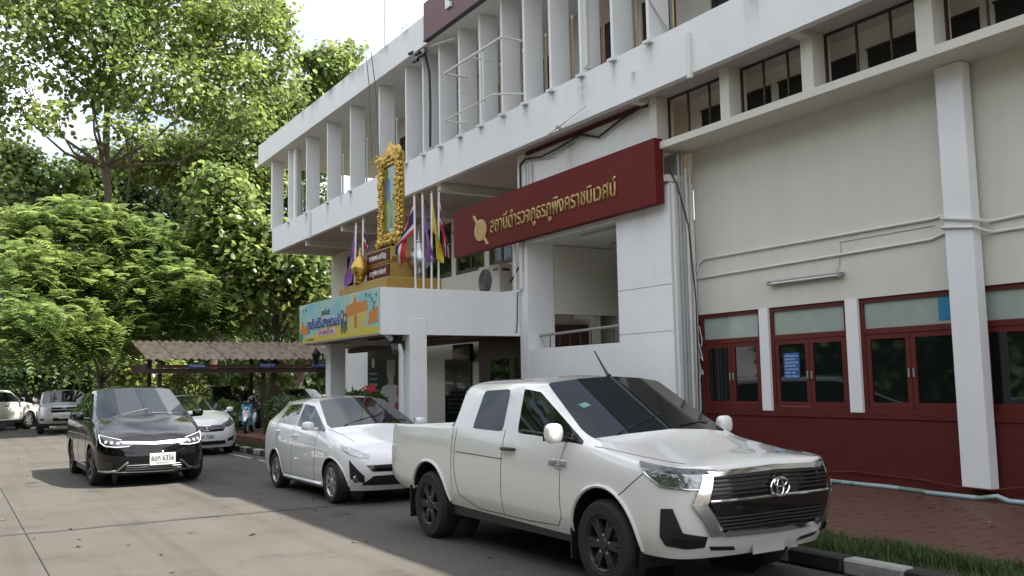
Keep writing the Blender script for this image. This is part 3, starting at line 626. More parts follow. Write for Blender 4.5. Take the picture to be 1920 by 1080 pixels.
# white pipe frame standing off two fins, and the drain pipe on a fin
pf = MB()
pf.tube([(-18.2, 9.52, 8.78), (-15.62, 9.52, 8.78)], 0.026); pf.tube([(-18.2, 9.52, 7.66), (-16.0, 9.52, 7.66)], 0.016)
for z in (8.78,):
    pf.tube([(-18.2, 9.52, z), (-18.2, 10.12, z)], 0.026); pf.tube([(-15.62, 9.52, z), (-15.62, 10.1, z)], 0.026); pf.tube([(-17.0, 9.52, z), (-17.0, 10.1, z)], 0.02)
pf.tube([(-18.2, 9.52, 7.66), (-18.2, 10.12, 7.66)], 0.022); pf.tube([(-16.0, 9.52, 7.66), (-15.62, 10.1, 7.66)], 0.022); pf.tube([(-16.45, 9.54, 8.78), (-16.45, 9.54, 7.5)], 0.02); pf.tube([(-15.66, 9.54, 8.78), (-15.66, 9.54, 7.62)], 0.02)
thing('pipe_frame', pf, M['pvc'], 'white pipe frame standing off the fins below the maroon cladding', 'frame', smooth=True)
conduit([(-13.50, Yb+0.10, 10.0), (-13.50, Yb+0.10, 7.62), (-13.50, Yb+0.05, 7.56), (-13.48, Yb+0.40, 7.54)], 0.045, M['pvc'], 'white drain pipe running down one fin with an elbow foot', 'fin_drain', 'pipe')
sp_ = MB(); sp_.tube([(-11.55, Yb-.05, 8.2), (-11.45, Yb+0.40, 7.55)], 0.014); thing('loose_rod', sp_, M['pvc_grey'], 'loose grey rod leaning across the last fin', 'rod')
# cctv cluster under the corner of the cladding
cc = empty('cctv_cluster', (-20.05, 9.9, 9.8), label='cluster of small cameras and junction boxes at the corner of the maroon cladding', cat='camera')
m_ = MB(); m_.box(-20.35, -19.85, 9.80, 9.92, 9.86, 10.0, b=.01); sub('junction_box', m_, M['grey_metal'], cc)
for dx, dz, an in ((-0.35, 0.14, .3), (0.05, -0.02, -.2), (0.22, -0.12, .2), (-0.1, -0.16, 0)):
    m_ = MB(); m_.tube([(-20.1+dx-.10, 9.72, 9.9+dz), (-20.1+dx+.08, 9.78+an*.1, 9.9+dz+.03)], [0.035, 0.045], 10); m_.tube([(-20.1+dx, 9.75, 9.9+dz+.02), (-20.1+dx+.05, 9.9, 9.93)], 0.012); sub('camera_head', m_, M['black_plastic'], cc, True)
m_ = MB(); m_.tube([(-19.95, 9.9, 9.86), (-19.9, 9.98, 9.4), (-19.9, 10.0, 8.6), (-19.93, 10.0, 7.5)], 0.03); sub('cable_drop', m_, M['cable'], cc)
conduit([(-19.5, 9.85, 9.93), (-19.1, 9.86, 9.88), (-18.6, 10.05, 9.86)], 0.03, M['pvc'], 'short white pipe under the roof edge beside the camera cluster', 'roof_pipe', 'pipe')
# lightning mast, guy wires, roof aerial
m_ = MB(); m_.tube([(-22.46, 9.9, 10.8), (-22.46, 9.9, 15.5)], 0.022); thing('mast', m_, M['grey_metal'], 'thin grey mast standing on the roof edge', 'mast')
conduit([(-21.7, 9.86, 14.0), (-21.0, 9.9, 10.8)], 0.006, M['cable'], 'thin guy wire sloping from the mast to the roof edge', 'guy_wire', 'wire')
conduit([(-23.1, 9.62, 10.79), (-22.85, 9.60, 9.9), (-20.3, 8.6, 7.15)], 0.012, M['cable'], 'upper dark stay cable from the roof edge to the gold frame', 'stay_cable', 'cable', 'stay cables of the gold frame')
conduit([(-22.75, 9.62, 10.79), (-22.4, 9.60, 9.7), (-19.4, 8.4, 6.95)], 0.012, M['cable'], 'lower dark stay cable from the roof edge to the gold frame', 'stay_cable', 'cable', 'stay cables of the gold frame')
m_ = MB(); m_.tube([(-25.8, 12, 10.8), (-25.8, 12, 13.05)], 0.02)
for z, w in ((12.95, .5), (12.7, .35), (12.45, .6)): m_.tube([(-25.8-w, 12, z), (-25.8+w, 12, z+.1)], 0.014); m_.tube([(-25.8-w, 11.8, z), (-25.8-w, 12.2, z)], 0.01); m_.tube([(-25.8+w, 11.8, z+.1), (-25.8+w, 12.2, z+.1)], 0.01)
thing('aerial', m_, M['grey_metal'], 'small television aerial on the roof behind the mast', 'aerial')

# ================================================================ PORTRAIT STAND ON THE CANOPY
ps = empty('portrait_stand', (-17.6, 7.9, 3.57), label='gold pedestal with two maroon Thai plaques under the portrait', cat='pedestal')
m_ = MB(); m_.box(-19.3, -16.70, 7.38, 8.62, 3.44, 3.80, b=.02); sub('base', m_, M['gold_paint'], ps)
m_ = MB(); m_.prism([(-18.22, 7.60, 3.80), (-16.98, 7.60, 3.80), (-16.98, 7.60, 4.14), (-16.90, 7.60, 4.24), (-16.98, 7.60, 4.46), (-18.22, 7.60, 4.46), (-18.30, 7.60, 4.24), (-18.22, 7.60, 4.14)], (0, 0.55, 0)); pl = sub('block', m_, M['gold_paint'], ps)
for z0, z1, tx, hh in ((4.17, 4.42, 'ทรงพระเจริญ', 0.17), (3.85, 4.10, 'ส.ภ.ภูพิงคราชนิเวศน์', 0.16)):
    m_ = MB(); m_.box(-18.17, -17.03, 7.575, 7.599, z0, z1, b=.008); pq = sub('plaque', m_, M['maroon'], ps)
    text_obj('lettering', tx, M['white'], (-18.02, 7.574, (z0+z1)/2-0.05), (1, 0, 0), (0, 0, 1), width=0.86, height=hh, offset=0.012, extrude=0.006, parent=pq, lift=0.001)
    fr_ = MB()
    for a in ((-18.19, -17.01, z0-.02, z0), (-18.19, -17.01, z1, z1+.02)): fr_.box(a[0], a[1], 7.57, 7.6, a[2], a[3])
    sub('trim', fr_, M['gold_paint'], pq)
pr_ = empty('framed_portrait', (-17.6, 7.9, 4.46), label='tall ornate gold picture frame with crest holding a green and blue portrait', cat='picture frame')
x0, x1, z0, z1, yf = -18.08, -17.0, 4.62, 6.50, 7.82
ww = 0.22
fr_ = MB()
for a in ((x0, x0+ww, z0, z1), (x1-ww, x1, z0, z1), (x0+ww, x1-ww, z0, z0+ww), (x0+ww, x1-ww, z1-ww, z1)): fr_.box(a[0], a[1], yf, yf+0.12, a[2], a[3], b=.02)
sub('frame', fr_, M['gold'], pr_)
orn = MB()
def knob(x, y, z, r, sx=1.0):
    bm = bmesh.new(); bmesh.ops.create_icosphere(bm, subdivisions=1, radius=r); 
    T = Matrix.Translation((x, y, z)) @ Matrix.Diagonal((sx, 0.8, random.uniform(.8, 1.5), 1)); orn.addbm(bm, 0, T)
for k in range(34):
    z = z0 + (z1-z0)*k/33
    for xx in (x0+.02, x0+ww*.5, x0+ww-.03, x1-.02, x1-ww*.5, x1-ww+.03): knob(xx+random.uniform(-.03, .03), yf-.01, z, random.uniform(.025, .055))
    if k % 2 == 0: knob(x0-.02, yf+.03, z, .05); knob(x1+.02, yf+.03, z, .05)
for k in range(20):
    x = x0 + (x1-x0)*k/19
    for zz in (z0+.03, z0+ww*.6, z1-.03, z1-ww*.6): knob(x, yf-.01, zz+random.uniform(-.03, .03), random.uniform(.03, .06))
for cxx, czz in ((x0, z0), (x1, z0), (x0, z1), (x1, z1)):
    for k in range(9): knob(cxx+random.uniform(-.08, .08), yf-.02, czz+random.uniform(-.08, .1), random.uniform(.04, .08))
sub('carving', orn, M['gold'], pr_, True)
orn = MB(); cm = (x0+x1)/2
for k in range(16):
    f_ = k/15; wv = 0.34*(1-f_)**1.2+0.03
    for q in np.linspace(-1, 1, 5): knob(cm+q*wv, yf+.03, z1+0.02+f_*0.22, 0.070*(1-f_*.65))
orn.lathe([(0.10, z1), (0.11, z1+.10), (0.06, z1+.19), (0.035, z1+.25), (0.010, z1+.32)], 12, (cm, yf+.05, 0)); sub('crest', orn, M['gold'], pr_, True)
pm = mat('portrait_print', (0.03, 0.10, 0.045), 0.12, col2=(0.09, 0.20, 0.06), scale=5, c2lo=.4, c2hi=.6, coat=0.6)
m_ = MB(); m_.box(x0+ww-.02, x1-ww+.02, yf+.05, yf+.06, z0+ww-.02, z1-ww+.02); cv = sub('picture', m_, pm, pr_)
m_ = MB(); a, b_ = x0+ww, x1-ww; m_.quad((a+.03, yf+.046, 5.55), (a+.22, yf+.046, 5.50), (a+.25, yf+.046, 6.0), (a+.05, yf+.046, 6.02)); sub('blue_field', m_, solid('portrait_blue', (0.03, 0.16, 0.42), .3), cv)
for dx, hz in ((0.20, 5.72), (0.44, 5.66)):           # two plain standing figures
    m_ = MB(); xx = a+dx; yy = yf+.043
    m_.poly([(xx-.10, yy, 4.95), (xx+.10, yy, 4.95), (xx+.13, yy, 5.45), (xx+.07, yy, 5.56), (xx-.07, yy, 5.56), (xx-.13, yy, 5.45)]); sub('robe', m_, solid('portrait_robe'+str(dx), (0.22, 0.33, 0.16) if dx < .5 else (0.20, 0.30, 0.22), .4), cv)
    m_ = MB(); m_.poly([(xx+.06*math.cos(w), yy, hz-.06+.08*math.sin(w)) for w in np.linspace(0, 6.28, 13)[:-1]]); sub('head', m_, solid('portrait_skin', (0.30, 0.22, 0.15), .4), cv)
def urn(x, y, z, s, m, label):
    u = MB(); pr = [(0.22, 0), (0.24, .03), (0.15, .08), (0.11, .13), (0.17, .16), (0.18, .23), (0.16, .25), (0.28, .36), (0.33, .48), (0.32, .58), (0.26, .72), (0.17, .85), (0.09, .95), (0.095, .98), (0.06, 1.01), (0.035, 1.14), (0.008, 1.30)]
    u.lathe([(r*s, h*s) for r, h in pr], 24, (x, y, z)); o = thing('ceremonial_urn', u, m, label, 'urn', 'covered urns beside the portrait plaques', True); return o
urn(-16.95, 8.22, 3.80, 0.80, M['silver'], 'tall silver covered urn on the gold pedestal')
urn(-18.22, 7.44, 3.80, 0.62, M['gold'], 'small golden covered urn on the gold pedestal')
# flags on white poles
cl_ = {'R': solid('flag_red', (0.46, 0.025, 0.04), .8, trans=.2), 'W': solid('flag_white', (0.66, 0.64, 0.64), .8, trans=.2), 'B': solid('flag_blue', (0.035, 0.03, 0.14), .8, trans=.2), 'P': solid('flag_purple', (0.30, 0.14, 0.42), .8, trans=.25), 'Y': solid('flag_yellow', (0.60, 0.47, 0.05), .8, trans=.25)}
def flag(x, y, z0, z1, cols, label, w=0.85, drop=1.5, seed=0, lean=(0, 0), face=1):
    e_ = empty('flag_on_pole', (x, y, z0), label=label, cat='flag', group='flags on white poles above the canopy')
    top = Vector((x+lean[0], y+lean[1], z1)); p_ = MB(); p_.tube([(x, y, z0), tuple(top)], 0.022, 8); sub('pole', p_, M['white'], e_, True)
    p_ = MB(); bm = bmesh.new(); bmesh.ops.create_uvsphere(bm, u_segments=8, v_segments=6, radius=0.03); p_.addbm(bm, 0, Matrix.Translation(top)); sub('finial', p_, M['gold_paint'], e_, True)
    rnd = random.Random(seed); nu, nv = 20, 16; c_ = MB(); V = []; F = []; mi = []
    for i in range(nu+1):
        u = i/nu                                         # along the fly: it hangs down beside the pole
        for j in range(nv+1):
            v = j/nv                                     # along the hoist
            d = 0.02 + w*0.54*math.sin(min(1, u*1.1)*1.45)**0.9*(0.30+0.70*v**.8)
            zz = z1 - 0.05 - 0.80*v*drop*0.50 - u*drop*0.66*(1.05-0.50*v) - 0.02*math.sin(9*v+seed)
            fold = (0.07*math.sin(v*5+u*7+seed) + 0.04*math.sin(u*15+seed*2))*min(1, u*2)
            V.append((x+lean[0]*.8 + d*face*0.60 + fold*0.8, y+lean[1]*.8 + d*face*0.72 - fold*0.5, zz))
    cf = cols if cols in ('P', 'Y') else None
    for i in range(nu):
        for j in range(nv):
            a = i*(nv+1)+j; F.append((a, a+1, a+nv+2, a+nv+1))
            if cf: mi.append(0)
            else:
                v = (j+.5)/nv; mi.append(0 if v < 1/6 or v > 5/6 else (1 if v < 2/6 or v > 4/6 else 2))
    c_.v = V; c_.f = F; c_.mi = mi
    sub('cloth', c_, [cl_[cf]] if cf else [cl_['R'], cl_['W'], cl_['B']], e_, True)
flag(-16.70, 8.02, 3.45, 5.50, 'T', 'large red white and blue striped flag hanging beside the silver urn', 1.15, 1.9, 1, (-.03, .0), -1)
flag(-16.70, 8.20, 3.45, 5.54, 'P', 'plain purple flag standing between the striped flag and the yellow flag', 0.42, 1.85, 2, (-.02, .0), 1)
flag(-16.70, 8.38, 3.45, 5.60, 'Y', 'plain yellow flag with limp cloth on a white pole', 0.48, 1.95, 3, (0, .02), 1)
flag(-16.70, 8.54, 3.45, 5.64, 'T', 'narrow striped flag on the pole closest to the red sign', 0.42, 1.85, 4, (0, .03), 1)
flag(-18.70, 7.50, 3.45, 5.18, 'P', 'purple flag on the far side of the portrait', 0.5, 1.8, 5, (.03, .03), -1)
flag(-18.55, 7.62, 3.45, 5.28, 'T', 'pale faded striped flag beside the golden urn', 0.4, 1.3, 6, (0, .03), 1)

# ---- air conditioner on the canopy roof
ac = empty('air_conditioner', (-18.9, 11.3, 3.2), label='cream outdoor air conditioner unit standing above the canopy by the column', cat='air conditioner')
m_ = MB(); m_.box(-19.35, -18.35, 11.0, 11.36, 3.70, 4.45, b=.015); sub('casing', m_, M['plaster_cream'], ac)
m_ = MB(); m_.lathe([(0.30, 0), (0.30, -.012), (0.02, -.02)], 24, (-19.02, 10.999, 4.08), 'Y'); sub('fan_grille', m_, M['black_plastic'], ac)
for k in range(5): m_ = MB(); m_.lathe([(0.06*k+.05, -.024), (0.06*k+.058, -.03), (0.06*k+.066, -.024)], 24, (-19.02, 10.999, 4.08), 'Y'); sub('grille_ring', m_, M['grey_metal'], ac)
m_ = MB(); m_.box(-18.62, -18.42, 10.985, 10.999, 4.30, 4.34); sub('hand_grip', m_, M['black_plastic'], ac)
m_ = MB(); m_.box(-18.348, -18.34, 11.08, 11.28, 4.28, 4.34); sub('hand_grip', m_, M['black_plastic'], ac)
m_ = MB(); m_.box(-19.3, -19.2, 11.0, 11.36, 3.2, 3.699); m_.box(-18.5, -18.4, 11.0, 11.36, 3.2, 3.699); sub('stand', m_, M['grey_metal'], ac)
conduit([(-18.35, 11.3, 4.0), (-18.0, 11.5, 4.6), (-17.6, 11.6, 5.2)], 0.02, M['cable'], 'black refrigerant hose rising from the air conditioner', 'hose', 'hose')

# ---- festival banner on the canopy front
bn = empty('festival_banner', (-19.0, 7.2, 2.66), label='colourful festival banner with a blue Thai heading on the canopy front', cat='banner')
yb = 7.19
def BX(u): return -21.43 + u*(4.81)
def BZ(v): return 2.655 + v*(0.905)
bsky = mat('banner_sky', (0.20, 0.46, 0.52), 0.45, col2=(0.45, 0.55, 0.42), scale=1.1, c2lo=.42, c2hi=.62)
m_ = MB(); m_.box(BX(0), BX(1), yb, 7.208, BZ(0), BZ(1)); sub('sheet', m_, bsky, bn)
def bpoly(name, pts, c, d=1, p=None):
    q = MB(); q.prism([(BX(u), yb-0.0012*d, BZ(v)) for u, v in pts], (0, 0.001, 0)); return sub(name, q, solid('banner_'+name+str(c), c, .5), bn)
ye, orr, dk, gn, bl = (0.55, 0.46, 0.06), (0.56, 0.19, 0.02), (0.03, 0.07, 0.06), (0.03, 0.22, 0.10), (0.04, 0.20, 0.42)
bpoly('field', [(0, 0), (1, 0), (1, .14), (.86, .20), (.6, .30), (.42, .34), (.3, .27), (.15, .14), (0, .10)], ye, 1)
bpoly('temple', [(.66, .14), (.80, .14), (.86, .3), (.88, .62), (.66, .62)], (0.56, 0.44, 0.10), 2)
bpoly('temple_roof', [(.62, .50), (.66, .48), (.88, .56), (.87, .78), (.76, .78), (.735, .97), (.71, .78), (.635, .74)], orr, 3)
bpoly('temple_wing', [(.88, .22), (.985, .26), (.985, .60), (.90, .52)], orr, 3)
bpoly('temple_door', [(.73, .2), (.76, .2), (.765, .44), (.745, .52), (.725, .44)], (0.42, 0.18, 0.03), 4)
for k, (u, v) in enumerate(((.90, .90), (.925, .80), (.95, .72), (.97, .88), (.86, .93), (.06, .88), (.10, .90), (.94, .62))): bpoly('bunting', [(u-.012, v), (u+.012, v+.01), (u+.002, v-.10)], bl if k % 2 else gn, 5)
for u, h_ in ((.05, .62), (.115, .55)): bpoly('flame', [(u-.03, .22), (u+.03, .22), (u+.035, .36), (u, h_), (u-.035, .36)], orr, 3)
bpoly('bush', [(.0, .05), (.05, .02), (.055, .2), (.02, .28), (0, .24)], gn, 4)
for u, s_ in ((.585, 1.0), (.625, .86)):               # two cartoon-free dancers: plain dark figures
    bpoly('dancer', [(u-.012, .10), (u-.002, .10), (u+.003, .36), (u+.010, .14), (u+.020, .14), (u+.018, .42), (u+.024, .58*s_), (u+.012, .66*s_), (u-.01, .66*s_), (u-.024, .56*s_), (u-.014, .42)], dk, 6)
    bpoly('dancer_shirt', [(u-.016, .46*s_), (u+.014, .46*s_), (u+.016, .60*s_), (u-.016, .60*s_)], (0.45, 0.30, 0.26), 7)
def btext(tx, u, v, w, h_, c, off, lift=0.006, sh=0.0, rise=0.0):
    o = text_obj('lettering', tx, solid('ink'+str(c), c, .5), (BX(u), yb, BZ(v)), (1, 0, rise), (0, 0, 1), width=w*4.81, height=h_, offset=off, extrude=0.001, parent=bn, lift=lift, shear=sh); o.matrix_parent_inverse = Matrix.Translation(-Vector(bn.location))
btext('สุขสันต์', .32, .64, .11, .17, (0.02, 0.10, 0.10), .02)
btext('สุขสันต์วันสงกรานต์', .12, .345, .44, .30, (0.62, 0.64, 0.66), .075, 0.008)
btext('สุขสันต์วันสงกรานต์', .124, .35, .432, .30, (0.02, 0.07, 0.30), .035, 0.012)
bpoly('ribbon', [(.27, .13), (.50, .13), (.50, .29), (.27, .26)], (0.62, 0.60, 0.55), 6)
btext('ประเพณีไทย', .28, .16, .20, .15, (0.40, 0.06, 0.24), .03, 0.010)
btext('๑๓ - ๑๕ เมษายน', .09, .05, .12, .08, (0.12, 0.05, 0.03), .02, 0.010)

# ---- poster with an officer, notice board, screen, sign
po = empty('officer_poster', (-27.9, 12.25, 0.9), label='dark green poster with an officer in white uniform on the porch wall', cat='poster')
m_ = MB(); m_.box(-29.32, -26.35, 12.245, 12.275, 0.55, 2.76); sub('sheet', m_, solid('poster_green', (0.012, 0.022, 0.018), .35), po)
def ppoly(name, pts, c, d=1):
    q = MB(); q.prism([(x, 12.245-0.0015*d, z) for x, z in pts], (0, 0.0012, 0)); return sub(name, q, solid('poster_'+name+str(c), c, .6), po)
cxp = -27.38
ppoly('uniform', [(cxp-0.961, .56), (cxp+0.961, .56), (cxp+0.930, 1.35), (cxp+0.682, 1.56), (cxp+0.217, 1.66), (cxp-0.217, 1.66), (cxp-0.682, 1.56), (cxp-0.930, 1.35)], (0.36, 0.37, 0.37), 1)
ppoly('neck', [(cxp-0.202, 1.60), (cxp+0.202, 1.60), (cxp+0.232, 1.86), (cxp-0.232, 1.86)], (0.30, 0.26, 0.23), 2)
ppoly('face', [(cxp+.33*math.cos(w), 2.06+.30*math.sin(w)) for w in np.linspace(0, 6.28, 17)[:-1]], (0.36, 0.31, 0.28), 3)
ppoly('cap', [(cxp-0.341, 2.20), (cxp+0.341, 2.20), (cxp+0.310, 2.44), (cxp-0.310, 2.44)], (0.34, 0.34, 0.34), 4)
ppoly('sash', [(cxp+0.078, .6), (cxp+0.512, .6), (cxp+0.651, 1.08), (cxp+0.372, 1.08)], (0.40, 0.05, 0.07), 3)
ppoly('epaulette', [(cxp+0.465, 1.28), (cxp+0.806, 1.28), (cxp+0.744, 1.54), (cxp+0.434, 1.54)], (0.36, 0.06, 0.06), 3)
for z, w, h_ in ((1.98, .62, .1), (1.80, .62, .1), (1.62, .7, .1), (1.42, .92, .1)):
    o = text_obj('lettering', 'ข้อความประชาสัมพันธ์' if w > .8 else 'ตำรวจภูธร', solid('poster_ink', (0.40, 0.41, 0.40), .6), (-28.82-w/2, 12.243, z), (1, 0, 0), (0, 0, 1), width=w, height=0.10, offset=.02, extrude=.001, parent=po, lift=.002); o.matrix_parent_inverse = Matrix.Translation(-Vector(po.location))
ppoly('emblem', [(-28.92, 2.22), (-28.74, 2.22), (-28.72, 2.45), (-28.82, 2.55), (-28.94, 2.45)], (0.42, 0.41, 0.36), 2)
nb = empty('notice_board', (-22.9, 12.2, 0.3), label='black notice board with small white lines of text in the porch', cat='notice board')
m_ = MB(); m_.box(-23.6, -22.05, 12.24, 12.29, 0.5, 2.34, b=.01); sub('board', m_, M['gloss_black'], nb)
for k in range(12):
    o = text_obj('lettering', 'รายนามผู้บังคับบัญชา' if k == 0 else ('พ.ต.อ. พ.ต.ท. ร.ต.อ. ด.ต.' if k % 2 else 'พ.ต.ท. ร.ต.อ. พ.ต.ต.'), solid('board_ink', (0.10, 0.10, 0.10), .6), (-23.4, 12.238, 2.18-k*0.125), (1, 0, 0), (0, 0, 1), width=1.1, height=0.06, extrude=.001, parent=nb, lift=.002); o.matrix_parent_inverse = Matrix.Translation(-Vector(nb.location))
m_ = MB(); m_.box(-22.75, -21.75, 12.05, 12.18, 2.24, 2.72, b=.015); thing('wall_screen', m_, M['gloss_black'], 'dark television screen hung above the notice board in the porch', 'screen')
# no smoking notice
ns = empty('smoking_notice', (-27.2, 11.2, 0.1), label='red notice with a round no smoking symbol beside the porch plants', cat='sign')
m_ = MB(); m_.box(-27.10, -26.2, 11.2, 11.22, 0.9, 1.62); sub('panel', m_, solid('notice_red', (0.42, 0.02, 0.03), .5), ns)
m_ = MB(); ccx, ccz = -27.12, 1.30
m_.prism([(ccx+.30*math.cos(w), 11.185, ccz+.30*math.sin(w)) for w in np.linspace(0, 6.28, 25)[:-1]], (0, .014, 0)); sub('disc', m_, M['white'], ns)
m_ = MB()
for q in range(28):
    a, b_ = 2*math.pi*q/28, 2*math.pi*(q+1)/28; m_.quad(*[(ccx+r*math.cos(w), 11.182, ccz+r*math.sin(w)) for r, w in ((.22, a), (.28, a), (.28, b_), (.22, b_))])
m_.quad((ccx-.19, 11.181, ccz+.15), (ccx-.15, 11.181, ccz+.19), (ccx+.19, 11.181, ccz-.15), (ccx+.15, 11.181, ccz-.19)); sub('ring', m_, solid('notice_red', (0.42, 0.02, 0.03)), ns)
m_ = MB(); m_.box(ccx-.16, ccx+.12, 11.178, 11.18, ccz-.03, ccz+.03); sub('cigarette', m_, M['ink'], ns)
text_obj('lettering', 'ห้ามสูบบุหรี่', M['white'], (-26.78, 11.198, 1.25), (1, 0, 0), (0, 0, 1), width=.5, height=.14, offset=.02, extrude=.001, parent=ns, lift=.002).matrix_parent_inverse = Matrix.Translation(-Vector(ns.location))
m_ = MB(); m_.tube([(-26.6, 11.23, .1), (-26.6, 11.23, .92)], .02); sub('post', m_, M['grey_metal'], ns)
# rain pipe at the porch pillar and two wall lanterns
conduit([(-16.95, 7.42, 2.70), (-16.80, 7.70, 2.40), (-16.80, 7.74, 2.25), (-16.80, 7.74, 0.12)], 0.055, M['pvc'], 'white rain pipe bent from the canopy corner down beside the porch pillar', 'rain_pipe', 'pipe')
def lantern(x, y, z, label):
    e_ = empty('wall_lantern', (x, y, z), label=label, cat='lantern', group='black lanterns on the porch pillars')
    m_ = MB(); m_.tube([(x, y+.18, z+.02), (x, y+.10, z+.10), (x, y, z+.12)], .014); m_.box(x-.04, x+.04, y+.165, y+.18, z-.1, z+.1); sub('bracket', m_, M['black_plastic'], e_)
    m_ = MB(); m_.lathe([(0.03, -.20), (.06, -.18), (.10, .05), (.13, .07), (.05, .17), (.02, .22), (.0, .24)], 6, (x, y, z)); sub('lamp_body', m_, M['black_plastic'], e_)
    m_ = MB(); m_.lathe([(.062, -.16), (.099, .03)], 6, (x, y, z)); sub('lamp_glass', m_, M['glass_up'], e_)
lantern(-16.85, 7.66-.02, 2.42, 'black lantern on the porch pillar behind the white rain pipe')
lantern(-21.55, 7.65, 2.34, 'black lantern on the far porch pillar beside the car port roof')
# stickers in the windows
st = MB(); st.box(-9.93, -9.62, Yw+0.055, Yw+0.058, 1.62, 2.02); s_ = thing('blue_notice', st, solid('notice_blue', (0.012, 0.10, 0.33), .5), 'blue notice with white lines of text behind the second window', 'notice')
for k in range(7):
    z = 1.965-k*.052; text_obj('lettering', ['แจ้งเตือน', 'ประชาชนทุกท่าน', 'โปรดติดต่อ', 'เจ้าหน้าที่', 'เวลาราชการ', 'จันทร์ - ศุกร์', 'ขอบคุณ'][k], M['white'], (-9.90, Yw+0.0545, z), (1, 0, 0), (0, 0, 1), width=.25 if k % 2 == 0 else .2, height=.035, offset=.01, extrude=0, parent=s_, lift=.001)
st = MB(); st.box(-7.26, -7.01, Yw+0.052, Yw+0.056, 2.36, 2.66); thing('blue_sheet', st, solid('sheet_blue', (0.02, 0.20, 0.36), .4), 'plain blue sheet stuck in the transom beside the column', 'sheet')
st = MB(); st.box(-6.05, -5.72, Yw+0.052, Yw+0.056, 2.34, 2.60); thing('paper_notice', st, M['plate_white'], 'white paper stuck in the transom right of the column', 'notice')
